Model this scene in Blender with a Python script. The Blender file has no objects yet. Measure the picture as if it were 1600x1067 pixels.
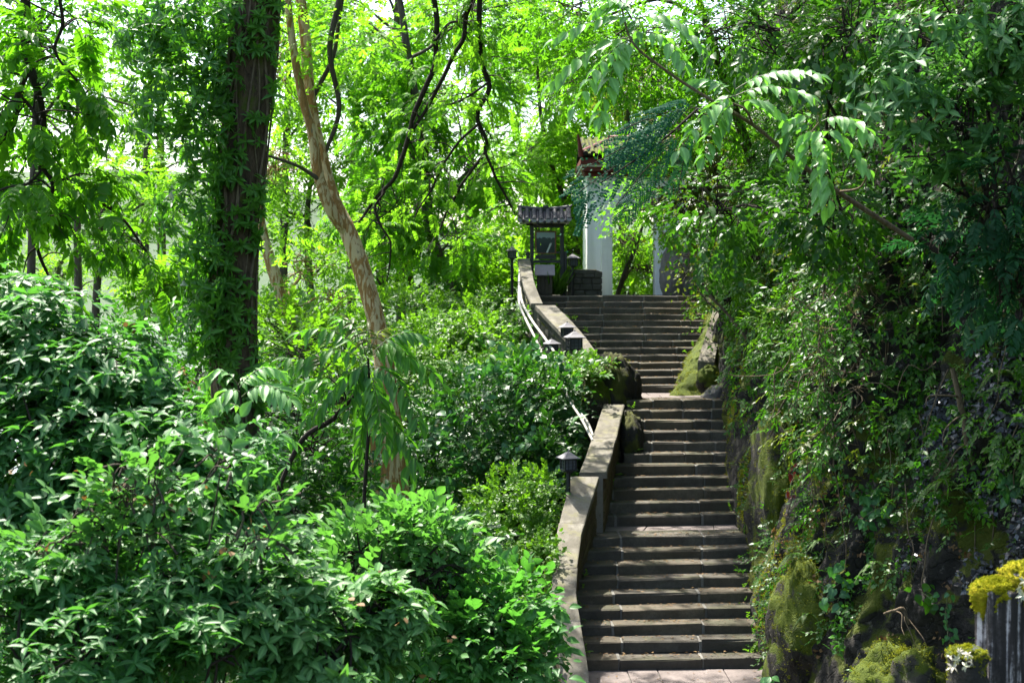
import bpy, math, random
import numpy as np
from mathutils import Vector, Matrix
rng = np.random.default_rng(7)
random.seed(7)
SC = bpy.context.scene
COL = SC.collection

# ------------------------------------------------------------------ camera, sky, sun, exposure
FPX, CX, HY, EYE = 2400.0, 800.0, 450.0, 5.0      # focal length and horizon of the 1600 px wide photograph, eye height
cam = bpy.data.cameras.new('camera')
cam_o = bpy.data.objects.new('camera', cam)
COL.objects.link(cam_o)
cam_o.location = (0, 0, EYE)
cam_o.rotation_euler = (math.radians(90), 0, 0)
cam.sensor_width = 36.0
cam.lens = 36.0 * FPX / 1600
cam.shift_y = -(533.5 - HY) / 1600
cam.clip_start = 0.1
cam.clip_end = 9000
cam.dof.use_dof = True
cam.dof.focus_distance = 17.5
cam.dof.aperture_fstop = 3.5
SC.camera = cam_o

SUN_EL, SUN_AZ = math.radians(60), math.radians(-32)   # azimuth from +Y towards +X
sdir = Vector((math.sin(SUN_AZ) * math.cos(SUN_EL), math.cos(SUN_AZ) * math.cos(SUN_EL), math.sin(SUN_EL)))
w = bpy.data.worlds.new('World')
SC.world = w
w.use_nodes = True
nt = w.node_tree
sky = nt.nodes.new('ShaderNodeTexSky')
sky.sky_type = 'NISHITA'
sky.sun_disc = False
sky.sun_elevation = SUN_EL
sky.sun_rotation = SUN_AZ
sky.dust_density = 3.0
sky.air_density = 1.0
nt.nodes['Background'].inputs['Strength'].default_value = 0.15
nt.links.new(sky.outputs[0], nt.nodes['Background'].inputs['Color'])
sun = bpy.data.lights.new('sun', 'SUN')
sun.energy = 5.0
sun.angle = math.radians(0.5)
sun.color = (1.0, 0.95, 0.86)
sun_o = bpy.data.objects.new('sun', sun)
COL.objects.link(sun_o)
sun_o.rotation_euler = sdir.to_track_quat('Z', 'Y').to_euler()
sun_o.location = (0, 0, 60)
SC.view_settings.view_transform = 'Standard'
SC.view_settings.look = 'None'
SC.view_settings.exposure = 1.8
SC.view_settings.gamma = 1
SC.view_settings.use_curve_mapping = False
SC.cycles.max_bounces = 8
SC.cycles.diffuse_bounces = 4
SC.cycles.glossy_bounces = 2
SC.cycles.transmission_bounces = 5
SC.cycles.use_denoising = True
SC.cycles.caustics_reflective = False
SC.cycles.caustics_refractive = False


# ------------------------------------------------------------------ helpers
def P(px, py, d):
    """point at distance d seen at photo pixel (px, py)"""
    return np.array([(px - CX) / FPX * d, d, EYE - (py - HY) / FPX * d])


def px_of(p):
    return CX + p[..., 0] / p[..., 1] * FPX, HY - (p[..., 2] - EYE) / p[..., 1] * FPX


def hash3(i, j, k, seed):
    h = (i * 374761393 + j * 668265263 + k * 2147483647 + seed * 1442695041).astype(np.int64)
    h = (h ^ (h >> 13)) * 1274126177
    h = h ^ (h >> 16)
    return (h & 0xFFFFFF).astype(float) / 0xFFFFFF


def vnoise(p, freq=1.0, seed=0):
    q = np.asarray(p, float) * freq
    i = np.floor(q).astype(np.int64)
    f = q - i
    f = f * f * (3 - 2 * f)
    r = 0
    for dx in (0, 1):
        for dy in (0, 1):
            for dz in (0, 1):
                wgt = (f[..., 0] if dx else 1 - f[..., 0]) * (f[..., 1] if dy else 1 - f[..., 1]) * (f[..., 2] if dz else 1 - f[..., 2])
                r = r + wgt * hash3(i[..., 0] + dx, i[..., 1] + dy, i[..., 2] + dz, seed)
    return r


def fbm(p, freq=1.0, seed=0, octv=4):
    r, a, t = 0, 1.0, 0
    for o in range(octv):
        r = r + a * vnoise(p, freq, seed + o * 17)
        t += a
        a *= .5
        freq *= 2.03
    return r / t


def unit(v):
    v = np.asarray(v, float)
    return v / np.maximum(np.linalg.norm(v, axis=-1, keepdims=True), 1e-9)


def origin_of(o):
    t = Vector((0, 0, 0))
    while o is not None:
        t += o.location
        o = o.parent
    return np.array(t)


def thing(name, label, cat, loc=(0, 0, 0), group=None, kind=None):
    o = bpy.data.objects.new(name, None)
    COL.objects.link(o)
    o.location = tuple(loc)
    o.empty_display_size = .2
    tag(o, label, cat, group, kind)
    return o


def tag(o, label=None, cat=None, group=None, kind=None):
    if label: o['label'] = label
    if cat: o['category'] = cat
    if group: o['group'] = group
    if kind: o['kind'] = kind
    return o


def mesh_obj(name, V, F, mat, parent=None, smooth=False, local=False, kind=None, tint=None, uv=None):
    """one mesh object; V in world coordinates unless local"""
    V = np.asarray(V, float)
    if parent is not None and not local:
        V = V - origin_of(parent)
    me = bpy.data.meshes.new(name)
    if isinstance(F, np.ndarray):
        n, k = F.shape
        me.vertices.add(len(V))
        me.vertices.foreach_set('co', V.astype(np.float32).ravel())
        me.loops.add(n * k)
        me.loops.foreach_set('vertex_index', F.astype(np.int32).ravel())
        me.polygons.add(n)
        me.polygons.foreach_set('loop_start', np.arange(0, n * k, k, dtype=np.int32))
        me.update(calc_edges=True)
    else:
        me.from_pydata([tuple(v) for v in V], [], F)
        me.update()
    if smooth:
        me.polygons.foreach_set('use_smooth', np.ones(len(me.polygons), bool))
    if tint is not None:
        a = me.attributes.new('tint', 'FLOAT', 'POINT')
        a.data.foreach_set('value', np.asarray(tint, np.float32))
    if uv is not None:
        a = me.attributes.new('leafuv', 'FLOAT_VECTOR', 'POINT')
        a.data.foreach_set('vector', np.asarray(uv, np.float32).ravel())
    me.materials.append(mat)
    o = bpy.data.objects.new(name, me)
    COL.objects.link(o)
    if parent is not None:
        o.parent = parent
    if kind:
        o['kind'] = kind
    return o


# ---- node material helper
class NB:
    def __init__(self, name):
        self.m = bpy.data.materials.new(name)
        self.m.use_nodes = True
        self.t = self.m.node_tree
        self.t.nodes.clear()
        self.out = self.t.nodes.new('ShaderNodeOutputMaterial')

    def n(self, typ, ins=None, **kw):
        nd = self.t.nodes.new(typ)
        for k, v in kw.items():
            setattr(nd, k, v)
        for k, v in (ins or {}).items():
            s = nd.inputs[k]
            if isinstance(v, bpy.types.NodeSocket):
                self.t.links.new(v, s)
            elif isinstance(v, bpy.types.Node):
                self.t.links.new(v.outputs[0], s)
            else:
                s.default_value = v
        return nd

    def noise(self, scale, detail=4, rough=.6, vec=None, dist=0.0):
        i = {'Scale': scale, 'Detail': detail, 'Roughness': rough, 'Distortion': dist}
        if vec is not None: i['Vector'] = vec
        return self.n('ShaderNodeTexNoise', i).outputs['Fac']

    def ramp(self, fac, stops):
        r = self.n('ShaderNodeValToRGB', {'Fac': fac})
        e = r.color_ramp.elements
        while len(e) < len(stops): e.new(.5)
        for x, (p, c) in zip(e, stops):
            x.position = p
            x.color = (*c, 1) if len(c) == 3 else c
        return r.outputs['Color']

    def mix(self, fac, a, b, mode='MIX'):
        nd = self.n('ShaderNodeMix', data_type='RGBA', blend_type=mode)
        for k, v in ((0, fac), (6, a), (7, b)):
            s = nd.inputs[k]
            if isinstance(v, bpy.types.NodeSocket): self.t.links.new(v, s)
            else: s.default_value = v if k == 0 else ((*v, 1) if len(v) == 3 else v)
        return nd.outputs[2]

    def math(self, op, a, b=0.0, clamp=False):
        nd = self.n('ShaderNodeMath', operation=op, use_clamp=clamp)
        for k, v in ((0, a), (1, b)):
            if isinstance(v, bpy.types.NodeSocket): self.t.links.new(v, nd.inputs[k])
            else: nd.inputs[k].default_value = v
        return nd.outputs[0]

    def pos(self):
        return self.n('ShaderNodeNewGeometry').outputs['Position']

    def nz(self):
        return self.n('ShaderNodeSeparateXYZ', {0: self.n('ShaderNodeNewGeometry').outputs['Normal']}).outputs[2]

    def finish(self, col, rough=.8, bump=None, strength=.3, dist=.02, spec=.5, metal=0.0):
        i = {'Base Color': col if isinstance(col, bpy.types.NodeSocket) else (*col, 1), 'Roughness': rough,
             'Specular IOR Level': spec, 'Metallic': metal}
        if bump is not None:
            i['Normal'] = self.n('ShaderNodeBump', {'Height': bump, 'Strength': strength, 'Distance': dist}).outputs[0]
        b = self.n('ShaderNodeBsdfPrincipled', i)
        self.t.links.new(b.outputs[0], self.out.inputs[0])
        return self.m


def leaf_mat(name, base, young, trans, tf=.4, rough=.4, spec=.5, rib=True):
    """leaf: base to young colour by each leaf's own tint, light coming through"""
    b = NB(name)
    t = b.n('ShaderNodeAttribute', attribute_name='tint').outputs['Fac']
    c = b.mix(t, base, young)
    tc = b.mix(t, trans, tuple(min(1, x * 1.5) for x in trans))
    if rib:
        uv = b.n('ShaderNodeSeparateXYZ', {0: b.n('ShaderNodeAttribute', attribute_name='leafuv').outputs['Vector']})
        au = b.math('ABSOLUTE', uv.outputs[0])
        r = b.math('SUBTRACT', 1.0, b.math('MULTIPLY', au, 7.0), True)
        veins = b.math('SINE', b.math('MULTIPLY', b.math('SUBTRACT', b.math('MULTIPLY', uv.outputs[1], 9.0), b.math('MULTIPLY', au, 3.0)), 6.2832))
        c = b.mix(b.math('MULTIPLY', r, .45), c, tuple(x * 2.2 + .02 for x in young))
        bump = b.math('ADD', b.math('MULTIPLY', veins, .18), b.math('MULTIPLY', r, .8))
        nrm = b.n('ShaderNodeBump', {'Height': bump, 'Strength': .22, 'Distance': .004}).outputs[0]
    i = {'Base Color': c, 'Roughness': rough, 'Specular IOR Level': spec}
    if rib: i['Normal'] = nrm
    p = b.n('ShaderNodeBsdfPrincipled', i)
    tr = b.n('ShaderNodeBsdfTranslucent', {'Color': tc})
    m = b.n('ShaderNodeMixShader', {0: tf, 1: p.outputs[0], 2: tr.outputs[0]})
    b.t.links.new(m.outputs[0], b.out.inputs[0])
    return b.m


def rock_mat(name, dark, light, moss=0.0, moss_col=((.045, .06, .006), (.16, .17, .008)), scale=3.0, streak=False, bumpd=.03, rough=.9, cracks=0):
    b = NB(name)
    p = b.pos()
    n1 = b.noise(scale, 8, .65, p)
    n2 = b.noise(scale * 7, 6, .7, p)
    c = b.ramp(b.math('ADD', b.math('MULTIPLY', n1, .6), b.math('MULTIPLY', n2, .4)), [(.3, dark), (.52, tuple((x + y) / 2 for x, y in zip(dark, light))), (.7, light)])
    n3 = b.noise(scale * 25, 3, .6, p)
    c = b.mix(b.math('MULTIPLY', n3, .5), c, tuple(x * .35 for x in dark), 'MIX')
    if streak:
        mp = b.n('ShaderNodeMapping', {'Vector': p, 'Scale': (14, 14, .8)})
        s = b.noise(1.0, 5, .6, mp.outputs[0])
        c = b.mix(b.ramp(s, [(.52, (0, 0, 0)), (.66, (1, 1, 1))]), c, tuple(min(.6, x * 1.8 + .05) for x in light))
    st = b.noise(scale * .33, 5, .65, p, .4)
    c = b.mix(b.ramp(st, [(.40, (.75, .75, .75)), (.62, (0, 0, 0))]), c, tuple(x * .9 for x in dark))
    h = b.math('ADD', n2, b.math('MULTIPLY', n3, .4))
    if cracks:
        wv = b.n('ShaderNodeVectorMath', {0: p, 1: b.n('ShaderNodeTexNoise', {'Vector': p, 'Scale': 2.2, 'Detail': 4}).outputs['Color']}, operation='ADD')
        vo = b.n('ShaderNodeTexVoronoi', {'Vector': wv.outputs[0], 'Scale': cracks}, feature='DISTANCE_TO_EDGE').outputs['Distance']
        cr = b.ramp(vo, [(.0, (1, 1, 1)), (.05, (0, 0, 0))])
        c = b.mix(b.math('MULTIPLY', cr, .8), c, tuple(x * .4 for x in dark))
        h = b.math('SUBTRACT', h, b.math('MULTIPLY', cr, .6))
        li = b.noise(scale * 5, 4, .75, p)
        c = b.mix(b.ramp(li, [(.60, (0, 0, 0)), (.68, (.7, .7, .7))]), c, tuple(x * 2.0 for x in light))
    if moss > 0:
        mn = b.noise(scale * .55, 6, .65, p)
        f = b.math('ADD', b.math('MULTIPLY', b.nz(), .22), mn)
        f = b.ramp(f, [(max(0, .74 - moss * .4), (0, 0, 0)), (.80 - moss * .4, (1, 1, 1))])
        mf = b.noise(scale * 40, 4, .7, p)
        mc = b.mix(b.noise(scale * 1.7, 5, .6, p), moss_col[0], moss_col[1])
        mc = b.mix(b.math('MULTIPLY', mf, .6), mc, tuple(x * .4 for x in moss_col[0]))
        c = b.mix(f, c, mc)
        h = b.math('ADD', h, b.math('MULTIPLY', mf, .7))
    return b.finish(c, rough, h, .6, bumpd, .3)


def plain_mat(name, col, rough=.6, var=.3, scale=12, spec=.4, metal=0.0, bump=.15):
    b = NB(name)
    p = b.n('ShaderNodeTexCoord').outputs['Object']
    n1 = b.noise(scale, 6, .65, p)
    n2 = b.noise(scale * 6, 4, .7, p)
    f = b.math('ADD', b.math('MULTIPLY', n1, .65), b.math('MULTIPLY', n2, .35))
    c = b.ramp(f, [(.3, tuple(x * (1 - var) for x in col)), (.6, col), (.8, tuple(min(.9, x * (1 + var * .7)) for x in col))])
    return b.finish(c, rough, n2, bump, .01, spec, metal)


def bark_mat(name, dark, light, patch=None, scale=6, moss=.0):
    b = NB(name)
    p = b.n('ShaderNodeTexCoord').outputs['Object']
    mp = b.n('ShaderNodeMapping', {'Vector': p, 'Scale': (1, 1, .28)})
    n1 = b.noise(scale * 3, 8, .7, mp.outputs[0], .6)
    c = b.ramp(n1, [(.3, dark), (.7, light)])
    h = n1
    if patch:
        n2 = b.noise(scale * .9, 5, .6, mp.outputs[0], 1.2)
        c = b.mix(b.ramp(n2, [(.47, (0, 0, 0)), (.53, (1, 1, 1))]), c, patch)
        n4 = b.noise(scale * 1.6, 5, .6, mp.outputs[0], 1.0)
        c = b.mix(b.ramp(n4, [(.60, (0, 0, 0)), (.66, (1, 1, 1))]), c, tuple(x * .35 for x in patch))
    if moss:
        n3 = b.noise(scale * .5, 5, .6, p)
        c = b.mix(b.ramp(n3, [(.62 - moss * .2, (0, 0, 0)), (.7 - moss * .2, (1, 1, 1))]), c, (.06, .08, .012))
    return b.finish(c, .9, h, .9, .05, .2)


M = {}
M['step'] = rock_mat('step_stone', (.046, .041, .032), (.19, .170, .135), moss=.06, scale=3.3, bumpd=.02,
                     moss_col=((.05, .048, .03), (.09, .085, .05)))
M['step_warm'] = rock_mat('step_stone_brown', (.054, .045, .031), (.205, .172, .122), moss=.06, scale=3.0, bumpd=.02,
                          moss_col=((.05, .048, .03), (.09, .085, .05)))
M['pave'] = rock_mat('paving_stone_pink', (.12, .098, .09), (.28, .235, .22), moss=0, scale=5, bumpd=.01)
M['mortar'] = rock_mat('mortar', (.12, .115, .10), (.25, .24, .22), scale=9, bumpd=.006)
M['cap'] = rock_mat('cap_concrete', (.085, .076, .056), (.38, .35, .29), moss=.03, scale=8, bumpd=.012,
                    moss_col=((.16, .15, .09), (.24, .22, .14)))
M['block'] = rock_mat('wall_block', (.06, .045, .022), (.17, .13, .065), moss=.15, scale=5, bumpd=.015,
                      moss_col=((.06, .055, .012), (.12, .10, .02)))
M['blockgrey'] = rock_mat('wall_block_grey', (.05, .047, .038), (.16, .15, .125), moss=.16, scale=5, bumpd=.015)
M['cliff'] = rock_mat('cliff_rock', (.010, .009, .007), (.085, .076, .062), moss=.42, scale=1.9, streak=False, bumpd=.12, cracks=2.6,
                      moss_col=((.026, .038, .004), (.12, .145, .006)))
M['moss_rock'] = rock_mat('moss_rock', (.02, .018, .013), (.10, .09, .07), moss=.58, scale=2.8, bumpd=.07, cracks=4,
                          moss_col=((.03, .05, .003), (.13, .17, .004)))
M['dark_rock'] = rock_mat('dark_rock', (.012, .011, .009), (.06, .055, .042), moss=.42, scale=2.0, bumpd=.05,
                          moss_col=((.028, .036, .005), (.09, .09, .01)))
M['grey_rock'] = rock_mat('grey_rock', (.10, .09, .085), (.34, .31, .30), moss=.16, scale=2.2, bumpd=.05)
M['soil'] = rock_mat('soil', (.02, .017, .011), (.06, .05, .03), moss=.45, scale=1.2, bumpd=.05,
                     moss_col=((.02, .032, .006), (.05, .07, .012)))
M['forest'] = rock_mat('forested_hill', (.03, .06, .02), (.07, .12, .04), scale=.02, bumpd=2.0)
b = NB('white_plaster')
p = b.n('ShaderNodeTexCoord').outputs['Object']
run = b.noise(1.0, 5, .6, b.n('ShaderNodeMapping', {'Vector': p, 'Scale': (5, 5, .5)}).outputs[0])
blot = b.noise(1.6, 6, .65, p)
c = b.ramp(run, [(.35, (.70, .70, .69)), (.6, (.84, .84, .84))])
c = b.mix(b.ramp(blot, [(.55, (0, 0, 0)), (.75, (.5, .5, .5))]), c, (.55, .54, .50))
M['white'] = b.finish(c, .85, b.noise(20, 5, .6, p), .2, .01, .2)
M['pipe'] = plain_mat('white_pipe', (.42, .40, .35), .6, .35, 9)
M['black'] = plain_mat('black_paint', (.016, .017, .022), .45, .3, 9)
M['lead'] = plain_mat('lantern_roof_grey', (.15, .14, .155), .6, .3, 16)
M['glass'] = plain_mat('lantern_glass', (.10, .11, .14), .15, .3, 5, .8, 0, 0)
M['tile'] = plain_mat('roof_tile_grey', (.055, .052, .06), .7, .5, 16)
M['oldtile'] = rock_mat('old_mossy_tile', (.018, .016, .013), (.07, .062, .055), moss=.3, scale=6)
M['endtile'] = plain_mat('end_tile_grey', (.26, .25, .28), .7, .35, 16)
M['eave'] = plain_mat('eave_white', (.55, .55, .58), .7, .15, 9)
M['red'] = plain_mat('dark_red_paint', (.13, .016, .013), .6, .35, 9)
M['brown'] = plain_mat('brown_wood', (.17, .065, .03), .55, .35, 14)
M['bin'] = plain_mat('bin_wood', (.07, .055, .04), .7, .4, 10)
M['binroof'] = plain_mat('bin_roof', (.20, .175, .19), .55, .25, 8)
M['barkdark'] = bark_mat('bark_dark', (.016, .012, .008), (.13, .092, .055), None, 5, .35)
M['barktan'] = bark_mat('bark_mottled', (.20, .10, .028), (.42, .245, .08), (.56, .44, .23), 11, 0)
M['barkgrey'] = bark_mat('bark_grey', (.035, .028, .02), (.12, .10, .075), None, 5, .2)
M['twig'] = bark_mat('twig_dark', (.012, .009, .007), (.045, .035, .025), None, 9, 0)
M['root'] = bark_mat('root_tan', (.07, .05, .03), (.22, .17, .11), None, 9, 0)
M['stem'] = plain_mat('green_stem', (.07, .09, .03), .6, .3, 9)
# picture print in the kiosk: a dim landscape photograph behind glass
b = NB('picture_print')
tc = b.n('ShaderNodeTexCoord').outputs['Generated']
sp = b.n('ShaderNodeSeparateXYZ', {0: tc})
nn = b.noise(4.5, 5, .6, tc)
mask = b.math('ADD', sp.outputs[2], b.math('MULTIPLY', nn, .5))
pc = b.ramp(mask, [(.45, (.012, .022, .024)), (.95, (.03, .05, .05)), (1.15, (.25, .32, .36))])
diag = b.math('SUBTRACT', b.math('ADD', b.math('MULTIPLY', sp.outputs[0], 1.9), b.math('MULTIPLY', nn, .15)), b.math('ADD', b.math('MULTIPLY', sp.outputs[2], .9), 1.05))
wf = b.math('MULTIPLY', b.ramp(diag, [(.0, (0, 0, 0)), (.03, (1, 1, 1))]), b.ramp(diag, [(.16, (1, 1, 1)), (.24, (0, 0, 0))]))
wf = b.math('MULTIPLY', wf, b.ramp(sp.outputs[2], [(.42, (1, 1, 1)), (.5, (0, 0, 0))]))
pc = b.mix(wf, pc, (.5, .52, .5))
M['picture'] = b.finish(pc, .35, spec=.25)
b = NB('river_water')
M['water'] = b.finish((.12, .15, .15), .08, b.noise(1.5, 3, .5, b.pos()), .15, .1, .7)
# weathered fluted post: dark algae with pale mineral runs
b = NB('weathered_post')
p = b.n('ShaderNodeTexCoord').outputs['Object']
mp = b.n('ShaderNodeMapping', {'Vector': p, 'Scale': (22, 22, 1.1)})
s1 = b.noise(1.0, 5, .65, mp.outputs[0], .3)
n2 = b.noise(30, 4, .7, p)
c = b.ramp(b.math('ADD', b.math('MULTIPLY', s1, .8), b.math('MULTIPLY', n2, .2)), [(.44, (.018, .015, .014)), (.51, (.05, .042, .04)), (.56, (.30, .27, .27)), (.66, (.6, .57, .57))])
M['post'] = b.finish(c, .85, n2, .5, .012, .3)
# bright moss cushions
b = NB('bright_moss')
p = b.n('ShaderNodeTexCoord').outputs['Object']
n1, n2 = b.noise(9, 5, .6, p), b.noise(70, 4, .7, p)
c = b.ramp(b.math('ADD', b.math('MULTIPLY', n1, .6), b.math('MULTIPLY', n2, .4)), [(.32, (.10, .07, .008)), (.5, (.30, .26, .012)), (.68, (.45, .40, .02))])
M['moss'] = b.finish(c, .95, b.math('ADD', n2, n1), .9, .03, .1)

LM = {}
LM['far'] = leaf_mat('leaf_far', (0.065, 0.17, 0.014), (0.13, 0.25, 0.018), (0.2, 0.47, 0.016), 0.52, 0.55, 0.15, False)
LM['yellow'] = leaf_mat('leaf_yellow_green', (0.09, 0.21, 0.015), (0.17, 0.29, 0.018), (0.22, 0.49, 0.015), 0.5, 0.55, 0.15, False)
LM['pin'] = leaf_mat('leaf_pinnate', (0.04, 0.13, 0.01), (0.08, 0.19, 0.012), (0.14, 0.4, 0.01), 0.5, 0.5, 0.2, False)
LM['ivy'] = leaf_mat('leaf_creeper', (0.028, 0.1, 0.018), (0.065, 0.175, 0.018), (0.09, 0.3, 0.012), 0.38, 0.46, 0.28)
LM['fg'] = leaf_mat('leaf_glossy', (0.022, 0.09, 0.026), (0.058, 0.16, 0.034), (0.08, 0.28, 0.025), 0.38, 0.46, 0.28)
LM['fgpale'] = leaf_mat('leaf_pale', (0.05, 0.14, 0.042), (0.1, 0.215, 0.055), (0.1, 0.3, 0.03), 0.38, 0.46, 0.28)
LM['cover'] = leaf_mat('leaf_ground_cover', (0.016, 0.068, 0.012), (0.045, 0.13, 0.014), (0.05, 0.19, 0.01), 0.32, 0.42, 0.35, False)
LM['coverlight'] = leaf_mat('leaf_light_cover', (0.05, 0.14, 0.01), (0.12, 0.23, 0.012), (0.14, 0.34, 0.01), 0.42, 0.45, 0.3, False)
LM['big'] = leaf_mat('leaf_big_pinnate', (0.075, 0.19, 0.06), (0.14, 0.29, 0.075), (0.15, 0.42, 0.03), 0.36, 0.42, 0.42)
LM['feather'] = leaf_mat('leaf_feathery', (0.012, 0.062, 0.034), (0.018, 0.088, 0.042), (0.025, 0.14, 0.04), 0.18, 0.7, 0.06, False)
LM['darkfeather'] = leaf_mat('leaf_dark_feathery', (.010, .045, .018), (.018, .07, .022), (.02, .10, .02), .3, .6, .15, False)
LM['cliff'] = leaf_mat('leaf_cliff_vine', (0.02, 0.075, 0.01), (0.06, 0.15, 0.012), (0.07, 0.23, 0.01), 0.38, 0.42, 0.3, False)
LM['olive'] = leaf_mat('leaf_olive', (.045, .075, .010), (.11, .13, .014), (.13, .19, .012), .45, .45, .35, False)
LM['heart'] = leaf_mat('leaf_heart', (.03, .115, .035), (.06, .17, .045), (.07, .25, .03), .35, .4, .5)
LM['fern'] = leaf_mat('leaf_fern', (.06, .15, .02), (.10, .20, .02), (.12, .28, .015), .4, .5, .3, False)
LM['purple'] = leaf_mat('leaf_purple_striped', (0.025, 0.024, 0.03), (0.11, 0.125, 0.135), (0.04, 0.03, 0.04), 0.15, 0.35, 0.45, False)
LM['redleaf'] = leaf_mat('leaf_red', (.14, .02, .02), (.25, .08, .06), (.25, .03, .02), .3, .4, .4, False)
LM['succ'] = leaf_mat('leaf_succulent', (.30, .33, .20), (.45, .40, .32), (.2, .2, .1), .2, .35, .5, False)
LM['mossleaf'] = leaf_mat('moss_tuft', (0.06, 0.08, 0.004), (0.25, 0.26, 0.008), (0.18, 0.2, 0.006), 0.3, 0.7, 0.1, False)
LM['brownleaf'] = leaf_mat('leaf_dry', (.10, .05, .02), (.22, .14, .06), (.15, .08, .02), .3, .6, .2, False)


# ---- stones: chamfered hexahedra
_cv, _cf = [], []
def _chamfer_template():
    idx = {}
    for cx in (0, 1):
        for cy in (0, 1):
            for cz in (0, 1):
                for ax in range(3):
                    idx[(cx, cy, cz, ax)] = len(_cv)
                    _cv.append((cx, cy, cz, ax))
    for ax in range(3):
        o1, o2 = [a for a in range(3) if a != ax]
        for s in (0, 1):
            q = []
            for (a, c) in ((0, 0), (1, 0), (1, 1), (0, 1)):
                k = [0, 0, 0]; k[ax] = s; k[o1] = a; k[o2] = c
                q.append(idx[(*k, ax)])
            if (s == 1) == (ax == 1): q.reverse()
            _cf.append(tuple(q))
    for ax in range(3):            # edges along ax
        o1, o2 = [a for a in range(3) if a != ax]
        for a in (0, 1):
            for c in (0, 1):
                k0 = [0, 0, 0]; k0[o1] = a; k0[o2] = c; k1 = list(k0); k1[ax] = 1
                _cf.append((idx[(*k0, o1)], idx[(*k1, o1)], idx[(*k1, o2)], idx[(*k0, o2)]))
    for cx in (0, 1):
        for cy in (0, 1):
            for cz in (0, 1):
                _cf.append(tuple(idx[(cx, cy, cz, a)] for a in range(3)))
_chamfer_template()
_cva = np.array(_cv)


def stone(corners, c=.012, jit=.004):
    """corners[2][2][2] world points (x, y, z order) -> V, F of a block with worn edges"""
    C = np.array(corners, float).reshape(2, 2, 2, 3)
    ex = [np.linalg.norm(C[1, 0, 0] - C[0, 0, 0]), np.linalg.norm(C[0, 1, 0] - C[0, 0, 0]), np.linalg.norm(C[0, 0, 1] - C[0, 0, 0])]
    fr = [min(.3, c / max(e, 1e-4)) for e in ex]
    V = []
    for cx, cy, cz, ax in _cv:
        s = [cx, cy, cz]
        for a in range(3):
            if a != ax:
                f = fr[a] * (.6 + .8 * rng.random())
                s[a] = f if s[a] == 0 else 1 - f
        x, y, z = s
        p = 0
        for i, wx in ((0, 1 - x), (1, x)):
            for j, wy in ((0, 1 - y), (1, y)):
                for k, wz in ((0, 1 - z), (1, z)):
                    p = p + wx * wy * wz * C[i, j, k]
        V.append(p + rng.normal(0, jit, 3) * .5)
    return np.array(V), list(_cf)


def box_corners(x0, x1, y0, y1, z0, z1):
    return [[[(x, y, z) for z in (z0, z1)] for y in (y0, y1)] for x in (x0, x1)]


class MB:
    def __init__(self): self.V, self.F, self.n = [], [], 0
    def add(self, V, F):
        V = np.asarray(V, float)
        self.V.append(V)
        self.F += [tuple(int(i) + self.n for i in f) for f in F]
        self.n += len(V)
        return self
    def box(self, x0, x1, y0, y1, z0, z1, c=.006):
        return self.add(*stone(box_corners(x0, x1, y0, y1, z0, z1), c, 0))
    def build(self, name, mat, parent=None, **kw):
        return mesh_obj(name, np.concatenate(self.V), self.F, mat, parent, **kw)


def tube(pts, rad, sides=8, cap=True, wob=0.0, seed=0):
    pts = np.asarray(pts, float)
    rad = np.broadcast_to(np.asarray(rad, float), (len(pts),))
    t = unit(np.gradient(pts, axis=0))
    ref = np.array([0.12, 1, .07])
    s = unit(np.cross(t, ref))
    u = np.cross(t, s)
    a = np.linspace(0, 2 * np.pi, sides, endpoint=False)
    ring = np.cos(a)[None, :, None] * s[:, None] + np.sin(a)[None, :, None] * u[:, None]
    r = rad[:, None]
    if wob:
        q = pts[:, None] + ring * .5
        r = r * (1 + wob * (fbm(q * np.array([1, 1, .4]), 5.0, seed, 3) - .5) * 2)
    V = (pts[:, None] + ring * np.broadcast_to(r, ring.shape[:2])[..., None]).reshape(-1, 3)
    n = len(pts)
    i = np.arange(n - 1)[:, None] * sides
    j = np.arange(sides)[None]
    j2 = (j + 1) % sides
    F = np.stack([i + j, i + j2, i + sides + j2, i + sides + j], -1).reshape(-1, 4)
    return V, F


def spline(pts, n):
    """Catmull-Rom through control points of any dimension"""
    p = np.asarray(pts, float)
    p = np.concatenate([[2 * p[0] - p[1]], p, [2 * p[-1] - p[-2]]])
    m = len(p) - 3
    t = np.linspace(0, m - 1e-6, n)
    i = t.astype(int)
    f = (t - i)[:, None]
    a, b_, c, d = p[i], p[i + 1], p[i + 2], p[i + 3]
    return .5 * (2 * b_ + (c - a) * f + (2 * a - 5 * b_ + 4 * c - d) * f ** 2 + (3 * b_ - a - 3 * c + d) * f ** 3)


class Tubes:
    def __init__(self): self.V, self.F, self.n = [], [], 0
    def add(self, pts, rad, sides=5, **kw):
        V, F = tube(pts, rad, sides, **kw)
        self.V.append(V); self.F.append(F + self.n); self.n += len(V)
    def build(self, name, mat, parent=None, **kw):
        return mesh_obj(name, np.concatenate(self.V), np.concatenate(self.F), mat, parent, smooth=True, **kw)


def pix_limb(ctrl, n=None):
    """ctrl rows: px, py, distance, half-width in px -> points, radii"""
    c = spline(ctrl, n or len(ctrl) * 5)
    pts = np.stack([(c[:, 0] - CX) / FPX * c[:, 2], c[:, 2], EYE - (c[:, 1] - HY) / FPX * c[:, 2]], 1)
    return pts, np.maximum(c[:, 3], .3) * c[:, 2] / FPX


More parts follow.
